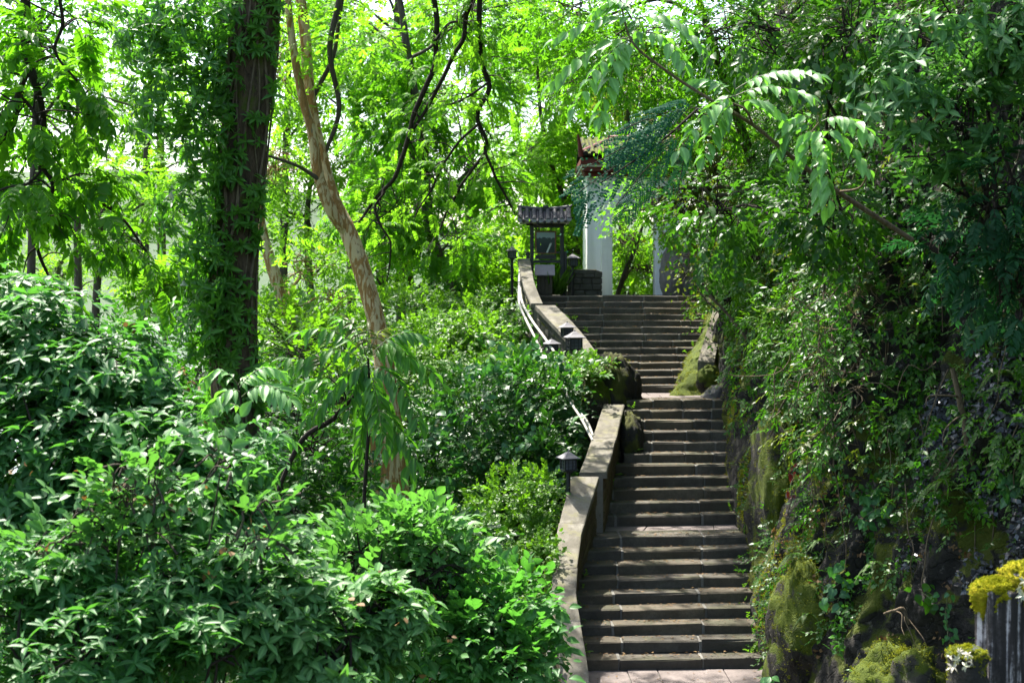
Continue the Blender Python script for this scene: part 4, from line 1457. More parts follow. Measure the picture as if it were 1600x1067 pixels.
# hanging roots and thin stems on the cliff
Rt = [('thick pale root hanging in front of the purple creeper', [(1488, 575, 4), (1500, 620, 5), (1507, 665, 4.5), (1520, 735, 2.5)], M['root'], 0.25),
      ('long looping brown vine stem arching over the cliff left of the hanging root', [(1350, 540, 1.6), (1322, 600, 1.6), (1318, 640, 1.8), (1335, 672, 1.8), (1385, 682, 1.4)], M['root'], .35),
      ('thin diagonal stem slanting across the vines beside the middle steps', [(1100, 450, 2.2), (1150, 510, 2.4), (1195, 560, 2.6), (1240, 600, 2.0)], M['root'], .6),
      ('pale twig slanting down above the moss rib', [(1238, 608, 1.4), (1218, 640, 1.6), (1204, 680, 1.4)], M['root'], .4),
      ('straight thin stem slanting up from the dark leaves below the loop', [(1300, 655, 1.2), (1270, 685, 1.5), (1234, 708, 1.2)], M['root'], .4),
      ('brown branch slanting out of the dark cliff at right', [(1420, 365, 4), (1470, 395, 5), (1540, 430, 6), (1600, 470, 6)], M['twig'], .3),
      ('gnarled bare root at the foot of the pale rock streak', [(1380, 960, 2), (1400, 952, 3), (1412, 950, 3.2), (1420, 975, 2)], M['root'], .2)]
for lab, ctl, mt, off in Rt:
    T = Tubes()
    q0 = on_cliff(ctl[1][0], ctl[1][1], off + .1)
    d0 = q0[1]
    rows = [(x, y, d0 + i * .02, w_) for i, (x, y, w_) in enumerate(ctl)]
    pts, r = pix_limb(rows, 26)
    pts += (vnoise(pts, 6, 5)[:, None] - .5) * .05
    T.add(pts, r, 7)
    if ctl[0][2] > 1.8:
        for k in (8, 14, 20):
            e = pts[k] + rng.normal(0, .2, 3) + np.array([0, -.05, -.25])
            limbs_to(T, pts[k], [e], r[k] * .5, .003, .05, 4)
    tag(T.build('hanging_root', mt), lab, 'root')
T = Tubes()
for i in range(110):
    y = rng.uniform(13.5, 24); h = rng.uniform(2.2, 7.5)
    p = cliff_point(np.array([y]), np.array([h]))[0] + np.array([-rng.uniform(.1, .5), -.1, 0])
    ln = rng.uniform(.6, 2.0)
    k = 7
    zz = np.linspace(0, -ln, k)
    pts = np.stack([p[0] + np.cumsum(rng.normal(0, .05, k)), p[1] + np.cumsum(rng.normal(0, .05, k)), p[2] + zz], 1)
    T.add(spline(pts, 14), rng.uniform(.004, .009), 4)
for i in range(60):      # tangle around (1340, 520)
    q = on_cliff(1300 + rng.normal(30, 50), 520 + rng.normal(10, 60), .3)
    pts = np.cumsum(np.r_[[q], rng.normal(0, .16, (6, 3)) * np.array([1, .4, 1]) + np.array([0, 0, -.05])], axis=0)
    T.add(spline(pts, 16), .006, 4)
tag(T.build('vine_tangle', M['root'], kind='stuff'), 'tangle of thin brown hanging stems')

# ferns
def fern(label, px, py, n, ln, spread=1.0, off=.18, mat=LM['fern']):
    q = on_cliff(px, py, off)
    t = thing('fern', label, 'fern', q)
    for i in range(n):
        a = (i + .5) / n * 2 - 1
        d = unit(np.array([a * spread, -.55, .55 - abs(a) * .5]))
        m = 14
        f = np.linspace(0, 1, m)
        l = ln * rng.uniform(.8, 1.1)
        pts = q + d * (f * l)[:, None] + np.array([0, 0, -1.]) * (f ** 2 * l * .75)[:, None]
        V, F = tube(pts, np.linspace(.006, .002, m), 4)
        st = mesh_obj('frond', V, F, M['stem'], t, smooth=True)
        L = Leaves()
        tg = unit(np.gradient(pts, axis=0))
        sd = unit(np.cross(tg, (0, .3, 1)))
        k = 20
        ff = np.linspace(.1, .98, k)
        pp = np.stack([np.interp(ff, f, pts[:, c]) for c in range(3)], 1)
        tt = np.stack([np.interp(ff, f, tg[:, c]) for c in range(3)], 1)
        ss = np.stack([np.interp(ff, f, sd[:, c]) for c in range(3)], 1)
        for s in (-1, 1):
            ax = unit(ss * s + tt * .35)
            nn_ = unit(np.cross(ss, tt)); nn_[nn_[:, 2] < 0] *= -1
            nn_ = unit(nn_ - (nn_ * ax).sum(1, keepdims=True) * ax)
            wl = l * .17 * (1 - ff ** 2 * .8)
            L.add(pp, ax, nn_, wl, wl * .34, np.clip(rng.normal(.5, .2, k), 0, 1))
        L.mesh('pinnae', mat, st, TS)
    return t
fern('bright fern with long narrow fronds below the hanging root', 1470, 755, 7, .42)
fern('fern fanning out over the moss left of the dark hollow', 1240, 868, 8, .34)
fern('small fern with few fronds beside the heart leaved plant', 1262, 960, 4, .3)
fern('fern hanging at the right edge below the long branch', 1560, 585, 6, .4)
fern('narrow fern beside the mossy rock at the cliff foot', 1365, 880, 6, .3)
fern('pale fern low on the cliff above the tall mossy rock', 1282, 845, 5, .28)

# heart leaved plants
def heart_plant(label, spots, ln, off=.2, mat=LM['heart'], tpl=TH, name='climbing_plant', key='heart'):
    q0 = on_cliff(spots[0][0], spots[0][1], off)
    t = thing(name, label, 'plant', q0)
    L = Leaves(); T = Tubes()
    prev = None
    for x, y in spots:
        q = on_cliff(x, y, off)
        q = P(x, y, .5 * q[1] + .5 * q0[1] - .05)
        if prev is not None: T.add(spline([prev, (prev + q) / 2 + rng.normal(0, .02, 3), q], 8), .005, 4)
        prev = q
        m = 3
        ax = unit(np.stack([rng.normal(0, .8, m), rng.normal(-.3, .3, m), rng.normal(-.8, .3, m)], 1))
        nn_ = np.array([0, -.8, .6]) + rng.normal(0, .3, (m, 3))
        nn_ = unit(nn_ - (nn_ * ax).sum(1, keepdims=True) * ax)
        l = ln * rng.uniform(.7, 1.2, m)
        L.add(q + rng.normal(0, .03, (m, 3)), ax, nn_, l, l * .85, rng.random(m))
    T.build('stem', M['stem'], t)
    leaf_parts(L, t, tpl, mat, key)
heart_plant('plant with broad heart shaped leaves climbing the middle of the cliff', [(1352, 770), (1362, 790), (1372, 800), (1350, 808), (1388, 792), (1375, 770), (1362, 822)], .12)
heart_plant('cluster of large pale green heart leaves above the mossy cliff foot', [(1312, 880), (1305, 895), (1320, 905), (1298, 920), (1290, 935), (1318, 925), (1310, 945)], .12)
heart_plant('broad leaved plant at the right edge above the fluted post', [(1560, 760), (1572, 752), (1585, 768), (1570, 780), (1592, 756)], .12)
heart_plant('string of small round leaves trailing down the dark cliff left of the post', [(1481, 930), (1480, 950), (1479, 965), (1481, 980), (1480, 995), (1482, 1005)], .06)
heart_plant('small leafy plant with pointed leaves above the low mossy rock', [(1450, 915), (1458, 930), (1446, 940), (1462, 945), (1440, 925)], .10, tpl=TB, mat=LM['cliff'], key='cliffbig')
heart_plant('thin trailing creeper with paired leaves right of the looping stem', [(1360, 640), (1364, 665), (1360, 690), (1366, 715), (1362, 735)], .07, mat=LM['coverlight'], key='clh')
heart_plant('dark red leaved plant beside the moss rib', [(1238, 725), (1232, 738), (1244, 740), (1236, 768)], .08, mat=LM['redleaf'], tpl=TB, key='redl')
heart_plant('little green plant on the paving at the right end of the bottom landing', [(1200, 1058), (1208, 1062), (1192, 1064)], .10, off=.9, mat=LM['heart'], tpl=TB, key='heartb')

# ---- evergreen shrub on the cliff, top right
def bush(name, label, cat, blobs, n, kind, sc, mat, key, stem=None, parts=300, tfar=TM, tnear=TB, gap=.36, gfreq=1.2, up=.5, group=None, seed=0, tint=None, shell=.35, bark='twig', jit=.35):
    base = stem if stem is not None else np.array([blobs[0][0], blobs[0][1], blobs[0][2] - blobs[0][5]])
    t = thing(name, label, cat, base, group)
    T = Tubes()
    C = np.array(blobs)[:, :3]
    for c, b_ in zip(C, blobs):
        limbs_to(T, np.asarray(base, float), [c], .008 + .035 * b_[3], .004 + .01 * b_[3])
    p, o, i = blob_points(blobs, n, shell, gap, gfreq, seed)
    for k in rng.choice(len(p), min(90, len(p)), replace=False):
        limbs_to(T, C[i[k]] + rng.normal(0, .1, 3), [p[k]], .010, .003, 0, 4)
    T.build('twigs', M[bark], t, kind='stuff')
    L = Leaves()
    out = o + np.array([0, -.15, up])
    place(L, kind, p, out, sc, jit=jit, tint=tint)
    foliage(L, t, mat, key, tfar, tnear, parts)
    return t

bush('evergreen_shrub', 'glossy evergreen shrub with whorled leaves on the cliff, top right', 'shrub',
     [PB(1480, 60, 14.0, 110, 80, .7), PB(1400, 150, 13.8, 80, 80, .6), PB(1500, 190, 13.8, 90, 80, .6), PB(1450, 240, 13.6, 70, 50, .5), PB(1580, 70, 13.8, 70, 90, .6)],
     520, 'whorl', .125, LM['fgpale'], 'evg', stem=P(1560, 380, 14.8), seed=3, tint=.2, up=.2)
bush('dark_shrub', 'dark feathery leaved shrub hanging at the right edge under the evergreen', 'shrub',
     [PB(1560, 320, 13.8, 80, 70, .5), PB(1500, 400, 14.2, 80, 60, .5), PB(1590, 450, 13.8, 60, 80, .5)], 150, 'pinfine', .34, LM['darkfeather'], 'drk', stem=P(1640, 500, 14.5), parts=0, tfar=TM, seed=5, up=-.2, gap=.3)
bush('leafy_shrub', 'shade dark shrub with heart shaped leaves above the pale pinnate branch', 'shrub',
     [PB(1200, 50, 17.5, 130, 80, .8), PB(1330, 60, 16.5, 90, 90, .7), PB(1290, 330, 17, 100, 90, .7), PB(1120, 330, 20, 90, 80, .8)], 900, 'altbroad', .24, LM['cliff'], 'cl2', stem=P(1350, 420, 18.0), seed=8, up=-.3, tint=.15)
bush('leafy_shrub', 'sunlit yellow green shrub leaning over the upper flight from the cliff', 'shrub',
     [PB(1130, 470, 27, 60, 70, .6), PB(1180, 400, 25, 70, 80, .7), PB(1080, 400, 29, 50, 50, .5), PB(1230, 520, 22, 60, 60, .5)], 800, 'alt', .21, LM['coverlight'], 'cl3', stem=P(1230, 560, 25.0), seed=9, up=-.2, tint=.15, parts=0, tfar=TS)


# ---- compound leaves built leaflet by leaflet
def frond(parent, p0, p1, sag, pairs, ll, mat, key, wr=.50, hang=.38, tintv=None, stem_r=.005):
    p0, p1 = np.asarray(p0, float), np.asarray(p1, float)
    m = 16
    f = np.linspace(0, 1, m)
    pts = p0 + (p1 - p0) * f[:, None] + np.array([0, 0, 1.]) * (4 * f * (1 - f) * sag)[:, None]
    V, F = tube(pts, np.linspace(stem_r, stem_r * .4, m), 5)
    st = mesh_obj('compound_leaf', V, F, M['stem'], parent, smooth=True)
    tg = unit(np.gradient(pts, axis=0))
    ff = np.repeat(np.linspace(.16, .96, pairs), 2)
    s = np.tile([-1., 1.], pairs)
    pp = np.stack([np.interp(ff, f, pts[:, c]) for c in range(3)], 1)
    tt = unit(np.stack([np.interp(ff, f, tg[:, c]) for c in range(3)], 1))
    side = unit(np.cross(tt, np.array([0.05, -.35, 1.])))
    ax = unit(tt * (.35 + .35 * ff)[:, None] + side * s[:, None] * .9 + np.array([0, 0, -hang]) + rng.normal(0, .18, (len(ff), 3)))
    nn_ = np.array([0, -.75, .9]) + side * s[:, None] * .45 + rng.normal(0, .22, (len(ff), 3))
    nn_ = unit(nn_ - (nn_ * ax).sum(1, keepdims=True) * ax)
    l = 1.08 * ll * (.72 + .4 * np.sin(ff * 2.6)) * rng.uniform(.78, 1.15, len(ff))
    kk = rng.random(len(ff)) > .06
    tv = np.clip((rng.random() if tintv is None else tintv) + rng.normal(0, .12, len(ff)), 0, 1)
    L = Leaves()
    L.add(pp[kk], ax[kk], nn_[kk], l[kk], (l * wr * rng.uniform(.85, 1.1, len(l)))[kk], tv[kk])
    L.add(pts[-1:], tg[-1:], unit(np.cross(np.cross(tg[-1:], [[0, -.4, 1.]]), tg[-1:])), np.array([ll]), np.array([ll * wr]), tv[:1])
    leaf_parts(L, st, TB, mat, key, 'leaflet')
    return st


def pf(parent, x0, y0, x1, y1, sag, d, pairs, lpx, mat, key, **kw):
    d1 = d + rng.uniform(-.25, .25)
    return frond(parent, P(x0, y0, d), P(x1, y1, d1), sag / FPX * d, pairs, lpx / FPX * d, mat, key, **kw)

BD = 12.0
br = thing('pinnate_branch', 'long branch with big pale pinnate leaves reaching from the cliff, upper centre right', 'branch', P(1405, 360, BD + 1.2))
pts, r = pix_limb([(1425, 375, BD + 1.3, 4.5), (1310, 300, BD + .7, 4), (1244, 251, BD + .4, 3.5), (1176, 195, BD + .2, 3), (1100, 150, BD, 2.6), (1037, 108, BD, 2.3), (988, 66, BD, 1.9), (970, 5, BD, 1.4), (965, -20, BD, 1.0)], 50)
T = Tubes(); T.add(pts, r, 7)
for c in ([(1176, 195, BD + .2, 2), (1165, 172, BD, 1.8), (1140, 160, BD, 1.5)], [(1244, 251, BD + .4, 2), (1262, 215, BD + .1, 1.8), (1280, 192, BD, 1.5)], [(1310, 300, BD + .7, 2), (1345, 292, BD + .4, 1.5), (1360, 258, BD + .1, 1.2)]):
    pts, r = pix_limb(c, 12); T.add(pts, r, 6)
T.build('stem', M['root'], br)
for a in [(1000, 30, 868, 62, 14, 9, 27), (990, 58, 862, 132, 16, 9, 29), (985, 62, 938, 182, 22, 9, 30), (1000, 28, 1092, 72, 18, 8, 30), (1008, 52, 1068, 98, 14, 6, 32),
          (985, 8, 1010, -18, 6, 5, 24), (990, 22, 950, 2, 8, 6, 24), (985, 62, 898, 170, 20, 8, 26), (1000, 26, 996, 62, 6, 5, 22), (988, 15, 930, 20, 12, 7, 22),
          (1150, 150, 1062, 236, 18, 9, 29), (1146, 165, 1100, 246, 18, 8, 29), (1150, 140, 1276, 118, 16, 10, 27), (1140, 145, 1085, 128, 10, 7, 25), (1158, 160, 1226, 190, 14, 7, 27),
          (1150, 150, 1262, 150, 14, 9, 26), (1140, 148, 1130, 175, 5, 5, 22),
          (1280, 192, 1296, 312, 10, 9, 30), (1284, 190, 1362, 212, 16, 7, 28), (1286, 205, 1354, 268, 18, 7, 30), (1270, 196, 1214, 238, 14, 7, 27), (1275, 204, 1238, 268, 14, 7, 28), (1280, 192, 1226, 200, 14, 7, 26),
          (1285, 240, 1288, 322, 6, 6, 30)]:
    pf(br, *a[:5], BD + rng.uniform(-.2, .2), a[5], a[6], LM['big'], 'big')

# dark feathery mimosa leaves
mi = thing('feathery_branch', 'blue green feathery mimosa branch hanging before the white gate', 'branch', P(1075, 200, 14.6))
T = Tubes(); L = Leaves()
pts, r = pix_limb([(1090, 170, 14.8, 2.2), (1040, 215, 14.4, 2), (985, 255, 14.2, 1.5), (940, 285, 14.0, 1)], 20); T.add(pts, r, 5)
for (x0, y0, x1, y1) in [(1088, 168, 968, 205), (1064, 200, 915, 262), (1062, 214, 962, 322), (1076, 212, 1058, 312), (1040, 220, 905, 300)]:
    a, c = P(x0, y0, 14.4), P(x1, y1, 14.2)
    v = c - a
    place(L, 'bipin', [a], v / np.linalg.norm(v), np.linalg.norm(v) / .95, jit=.04, roll=.15, up=(.5, -.5, .8), tint=.4)
    T.add(spline([a, (a + c) / 2 + np.array([0, 0, .04]), c], 8), .004, 4)
T.build('stem', M['twig'], mi)
L.mesh('foliage', LM['feather'], mi, TS)

# ---- crowns of trees on the cliff reaching over the gate and out above the frame
def tree(name, label, trunkctl, bark, blobs, n, kind, sc, lmat, tpl=TS, gap=.4, gfreq=.6, seed=0, up=.1, tint=None, group=None, limb_r=.05, twigs=140, shell=.3, cat='tree', parts=0, key=None, tnear=TB, jit=.4, roll=.5, sides=14):
    pts, r = pix_limb(trunkctl, len(trunkctl) * 8)
    t = thing(name, label, cat, pts[0], group)
    V, F = tube(pts, r, sides, wob=.12, seed=seed)
    mesh_obj('trunk', V, F, M[bark], t, smooth=True)
    C = np.array(blobs)[:, :3]
    for c in C:
        k = np.argmin(np.linalg.norm(pts - (c - np.array([0, 0, .8])), axis=1) + (np.arange(len(pts)) < len(pts) * .25) * 50)
        T = Tubes()
        limbs_to(T, pts[k], [c], min(r[k] * .6, limb_r), .02)
        T.build('limb', M[bark], t)
    T = Tubes()
    p, o, i = blob_points(blobs, n, shell, gap, gfreq, seed)
    for k in rng.choice(len(p), min(twigs, len(p)), replace=False):
        limbs_to(T, C[i[k]] + rng.normal(0, .15, 3), [p[k]], .014, .004, 0, 4)
    T.build('twigs', M[bark], t, kind='stuff')
    L = Leaves()
    place(L, kind, p, o * .8 + np.array([0, 0, up]), sc, jit=jit, tint=tint, roll=roll)
    if parts: foliage(L, t, lmat, key, tpl, tnear, parts, 'crown')
    else: L.mesh('crown', lmat, t, tpl)
    return t

tree('overhanging_tree', 'tree on the cliff whose fine dark leaves hang above the white gate', [(1230, 470, 27, 9), (1190, 300, 27, 8), (1130, 120, 26.5, 7), (1080, -40, 26, 5), (1040, -200, 26, 4)], 'barkgrey',
     [PB(1000, 70, 26, 120, 80, 1.2), PB(1090, 180, 26.5, 100, 90, 1.1), PB(930, 100, 27, 90, 70, 1.2), PB(900, 20, 27, 110, 60, 1.2), PB(1030, 300, 27.5, 70, 90, .9), PB(1120, 60, 25, 110, 90, 1.1), PB(975, 330, 29, 45, 60, .5), PB(1010, 200, 28, 90, 60, 1)],
     2700, 'alt', .27, LM['pin'], seed=13, up=-.3, tint=.35, gap=.36)
tree('olive_tree', 'yellowish leaved tree overhanging the right end of the top steps', [(1200, 500, 29, 7), (1160, 400, 29, 6), (1110, 300, 28.5, 5), (1060, 200, 28, 4)], 'barkgrey',
     [PB(1070, 340, 28.5, 60, 80, .8), PB(1120, 260, 28, 70, 80, .8), PB(1020, 130, 29, 100, 60, 1), PB(1085, 430, 29.5, 40, 40, .5)], 900, 'altbroad', .24, LM['olive'], seed=17, up=-.4, tint=.4)
tree('added_shade_tree', 'unseen tree added above the frame whose canopy shades the cliff and steps', [(1330, -40, 22, 14), (1280, -260, 22, 12), (1200, -460, 22, 10), (1100, -700, 22, 7)], 'barkgrey',  # added out of view, crown placed to shade the cliff and dapple the steps
     [(4.2, 20.5, 12.2, 2.6, 3.4, 1.2), (6, 16, 12.0, 3, 3, 1.5), (3.0, 25, 12.6, 2.0, 3, 1.0), (5, 28, 13, 2.6, 3, 1.2), (6.5, 22, 13, 3, 4, 1.5), (3.0, 17, 12.6, 2.0, 3, 1.0)],
     1900, 'alt', .62, LM['cover'], seed=23, gap=.42, gfreq=.5, twigs=40)

# ------------------------------------------------------------------ left: bank
def cover(label, blobs, n, kind, sc, mat, gap, gfreq, seed, tint=None, tpl=TM, name='bank_vines', up=.45, shell=.55):
    p, o, i = blob_points(blobs, n, shell, gap, gfreq, seed)
    p[:, 2] = np.maximum(p[:, 2], terrain_z(p[:, 0], p[:, 1]) + .05)
    L = Leaves()
    place(L, kind, p, o * .6 + np.array([0, -.35, up - .4]), sc, jit=.4, tint=tint, up=(0, -.5, .8))
    ob = L.mesh(name, mat, None, tpl)
    return tag(ob, label, None, None, 'stuff')
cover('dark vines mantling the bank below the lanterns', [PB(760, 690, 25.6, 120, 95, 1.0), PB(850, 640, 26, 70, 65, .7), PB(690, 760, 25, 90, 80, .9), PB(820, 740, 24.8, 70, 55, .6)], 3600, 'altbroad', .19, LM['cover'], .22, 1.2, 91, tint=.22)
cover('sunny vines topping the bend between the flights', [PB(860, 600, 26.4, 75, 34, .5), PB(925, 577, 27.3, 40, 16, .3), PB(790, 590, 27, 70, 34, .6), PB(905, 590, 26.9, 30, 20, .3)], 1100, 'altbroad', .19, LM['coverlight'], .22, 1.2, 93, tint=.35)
BK = [PB(760, 690, 25.2, 125, 100, 1.0), PB(850, 640, 25.7, 75, 70, .7), PB(690, 760, 24.6, 95, 85, .9), PB(820, 740, 24.4, 75, 60, .6), PB(830, 590, 26.4, 90, 45, .6)]
cover('larger heart shaped leaves among the dark vines on the bank', BK, 260, 'clump', .30, LM['heart'], .30, 1.2, 191, tint=.2, tpl=TH, shell=.9)
cover('loose shoots standing out of the bank vines', BK, 200, 'alt', .40, LM['cover'], .34, 1.4, 192, tint=.7, shell=.95, up=.9)
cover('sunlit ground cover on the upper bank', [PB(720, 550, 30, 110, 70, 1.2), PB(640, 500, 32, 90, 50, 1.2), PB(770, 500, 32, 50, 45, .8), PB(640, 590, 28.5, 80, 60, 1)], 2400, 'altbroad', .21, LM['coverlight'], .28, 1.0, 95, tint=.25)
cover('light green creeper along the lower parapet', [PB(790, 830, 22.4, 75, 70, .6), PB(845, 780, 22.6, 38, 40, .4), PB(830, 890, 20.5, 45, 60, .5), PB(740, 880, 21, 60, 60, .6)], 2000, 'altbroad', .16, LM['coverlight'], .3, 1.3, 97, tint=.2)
# undergrowth on the ground itself
n = 9000
x = rng.uniform(-9, 1.7, n); y = rng.uniform(14, 36, n)
k = x < xl_of(np.clip(y, 19, 33.4)) - .75
x, y = x[k], y[k]
hh = .25 + 1.3 * vnoise(np.stack([x, y, 0 * x], 1), .8, 99) * np.clip((xl_of(np.clip(y, 19, 33.4)) - .75 - x) * .7, .15, 1)
p = np.stack([x, y, terrain_z(x, y) + hh * rng.random(len(x)) ** .5], 1)
L = Leaves()
place(L, 'altbroad', p, np.array([0, -.35, .6]), .27, jit=.6, tint=.3)
tag(L.mesh('undergrowth', LM['cover'], None, TS), 'low leafy undergrowth over the bank', kind='stuff')
# bushes on the slope between the trunks
bush('slope_bush', 'bush of mid green leaves on the slope left of the mottled trunk', 'shrub', [PB(500, 700, 20, 90, 80, .9), PB(450, 800, 19, 80, 80, .8), PB(540, 800, 19.5, 60, 70, .7), PB(430, 640, 22, 80, 60, .9)], 900, 'altbroad', .25, LM['cover'], 'sb1', stem=P(490, 950, 20), parts=0, tfar=TM, seed=70, gap=.3, tint=.4, up=.2)
bush('slope_bush', 'bright leafy bush low between the massive trunk and the mottled trunk', 'shrub', [PB(470, 560, 27, 80, 60, 1), PB(530, 620, 26, 60, 60, .9), PB(440, 520, 29, 70, 50, 1)], 900, 'altbroad', .27, LM['coverlight'], 'sb2', stem=P(490, 800, 27), parts=0, tfar=TS, seed=71, gap=.32, tint=.2, up=.2)
bush('slope_bush', 'leafy bush behind the glossy shrub left of the massive trunk', 'shrub', [PB(250, 560, 24, 110, 70, 1), PB(160, 640, 23, 120, 90, 1), PB(60, 700, 23, 120, 110, 1), PB(300, 680, 22, 100, 100, 1), PB(40, 560, 25, 80, 60, 1)], 1300, 'altbroad', .28, LM['cover'], 'sb3', stem=P(200, 900, 23), parts=0, tfar=TS, seed=72, gap=.28, tint=.5, up=.2)
bush('slope_bush', 'shaded bush at the foot of the mottled trunk', 'shrub', [PB(690, 850, 19, 70, 50, .7), PB(560, 870, 17.5, 80, 60, .7), PB(480, 900, 17, 80, 60, .7)], 600, 'altbroad', .22, LM['cover'], 'sb4', stem=P(600, 1100, 18), parts=0, tfar=TM, seed=73, gap=.3, tint=.3, up=.2)
# fallen leaves drifted into the corners of the treads
n = 2600
k = rng.integers(0, 34, n)
f = rng.random(n) ** .8
f = np.where(rng.random(n) < .5, f, 1 - f)
xx = XL[k] + f * (XR[k] - XL[k])
yy = np.where(k > 0, DK[k], 18.2) + YAW[k] * (f - .35) + .03 + .26 * rng.random(n) ** .6 + np.where(k == 0, rng.uniform(-.8, 1, n), 0)
L = Leaves()
az = rng.uniform(0, 6.283, n)
ax = np.stack([np.cos(az), np.sin(az), rng.uniform(0, .2, n)], 1); ax = unit(ax)
nn_ = np.array([0, 0, 1.]) + rng.normal(0, .25, (n, 3)); nn_ = unit(nn_ - (nn_ * ax).sum(1, keepdims=True) * ax)
l = rng.uniform(.025, .06, n)
L.add(np.stack([xx, yy, ZK[k] + .010], 1), ax, nn_, l, l * .5, rng.random(n))
CL_, CLEAR[:] = list(CLEAR), []
tag(L.mesh('leaf_litter', LM['brownleaf'], None, TS), 'small dry leaves scattered over the steps', kind='stuff')
CLEAR[:] = CL_
k = np.repeat(rng.integers(1, 34, 46), 3)
f = np.where(rng.random(len(k)) < .6, rng.uniform(.93, 1.03, len(k)), rng.uniform(-.01, .05, len(k)))
pw = np.stack([XL[k] + f * (XR[k] - XL[k]), DK[k] + YAW[k] * (f - .35) + rng.uniform(.12, .3, len(k)), ZK[k] + .02], 1)
L = Leaves()
place(L, 'altbroad', pw, np.array([0, -.2, 1.]), .10, jit=.6, tint=.5)
CLEAR[:] = []
tag(L.mesh('weeds', LM['coverlight'], None, TM), 'small weeds rooted in the corners of the steps', kind='stuff')
CLEAR[:] = CL_
# grass tuft by the kiosk
L = Leaves()
n = 70
ax = unit(np.stack([rng.normal(0, .5, n), rng.normal(-.2, .4, n), np.ones(n)], 1))
nn_ = unit(np.cross(ax, rng.normal(0, 1, (n, 3))))
L.add(P(869, 461, 34.2) + rng.normal(0, 1, (n, 3)) * np.array([.09, .05, .0]), ax, nn_, rng.uniform(.3, .75, n), np.full(n, .03), rng.random(n))
gp = thing('grassy_plant', 'tuft of grassy leaves growing between litter bin and block wall', 'plant', P(869, 462, 34.2))
L.mesh('blades', LM['fern'], gp, TM)

# ------------------------------------------------------------------ left: foreground shrubs
bush('glossy_shrub', 'large glossy bluish green shrub filling the left edge of the view', 'shrub',
     [PB(50, 560, 11.2, 110, 110, .55), PB(170, 590, 11, 130, 95, .6), PB(60, 700, 10.6, 130, 120, .6), PB(220, 720, 10.5, 130, 110, .6), PB(340, 720, 10.6, 90, 90, .5), PB(30, 480, 11.6, 70, 60, .4), PB(330, 810, 10.2, 90, 80, .5), PB(80, 830, 10.4, 130, 70, .5), PB(220, 840, 10.4, 120, 70, .5)],
     3100, 'whorl', .108, LM['fg'], 'fg', stem=P(120, 1300, 11.3), gap=.30, gfreq=1.5, seed=31, up=.95, tint=.3)
SH = [PB(rng.uniform(-10, 440), rng.uniform(740, 900), 9.4, rng.uniform(18, 34), rng.uniform(22, 46), .2) for _ in range(16)]
bush('young_shrub', 'thin young shoots with mixed leaves poking up between the two glossy shrubs', 'shrub', SH, 190, 'altbroad', .22, LM['fgpale'], 'fg6', stem=P(210, 1500, 9.5), parts=150, seed=44, gap=.2, up=.6, tint=.2, bark='barkgrey')
L = Leaves()
p, o_, i_ = blob_points([PB(200, 880, 9.6, 260, 190, .7), PB(520, 980, 9.7, 200, 100, .6), PB(150, 640, 11, 180, 130, .6)], 150, .8, .2, 1, 46)
place(L, 'clump', p, o_ + np.array([0, -.3, -.2]), .10, tint=.6)
L.cat(); L = L.sub(rng.random(len(L.p)) < .35)
tag(L.mesh('dry_leaves', LM['brownleaf'], None, TM), 'a few yellowed and brown leaves caught in the front shrubs', kind='stuff')
bush('whorled_shrub', 'shrub with slender whorled leaves along the bottom left', 'shrub',
     [PB(70, 925, 9.3, 110, 85, .5), PB(200, 960, 9.2, 90, 60, .5), PB(290, 930, 9.4, 80, 80, .5), PB(120, 1040, 8.9, 150, 80, .5), PB(330, 1030, 9.0, 120, 90, .5), PB(10, 1000, 9, 90, 110, .4), PB(130, 870, 9.8, 70, 60, .4), PB(370, 900, 9.6, 70, 60, .4)],
     1800, 'whorlslim', .104, LM['fg'], 'fg2', stem=P(180, 1500, 9.4), gap=.32, gfreq=1.7, seed=33, up=.95, tint=.5)
bush('broadleaf_shrub', 'pale broad leaved shrub at bottom centre left of the paler sunlit one', 'shrub',
     [PB(440, 960, 9.6, 90, 80, .45), PB(520, 1030, 9.5, 110, 80, .5), PB(430, 880, 10, 60, 50, .35), PB(600, 960, 9.9, 70, 60, .4)],
     1000, 'whorl', .11, LM['fgpale'], 'fg3', stem=P(500, 1400, 9.8), gap=.3, gfreq=1.7, seed=35, up=1.0, tint=.4)
bush('sunlit_shrub', 'shrub with drooping sunlit leaves under the mottled trunk', 'shrub',
     [PB(570, 880, 12.4, 80, 45, .4), PB(670, 910, 12.2, 80, 55, .45), PB(640, 845, 12.6, 70, 40, .35), PB(560, 930, 12, 60, 40, .4)],
     560, 'altbroad', .23, LM['fgpale'], 'fg4', stem=P(620, 1400, 12.4), gap=.28, gfreq=1.5, seed=37, up=.1, tint=.6)
bush('broadleaf_shrub', 'broad leaved shrub touching the lower parapet at bottom centre', 'shrub',
     [PB(790, 960, 12.4, 75, 55, .4), PB(720, 1000, 12.2, 90, 70, .45), PB(800, 1040, 12, 70, 60, .4), PB(650, 1040, 12.2, 70, 60, .4)],
     640, 'altbroad', .24, LM['fg'], 'fg5', stem=P(740, 1400, 12.4), gap=.26, gfreq=1.5, seed=39, up=.1, tint=.8)

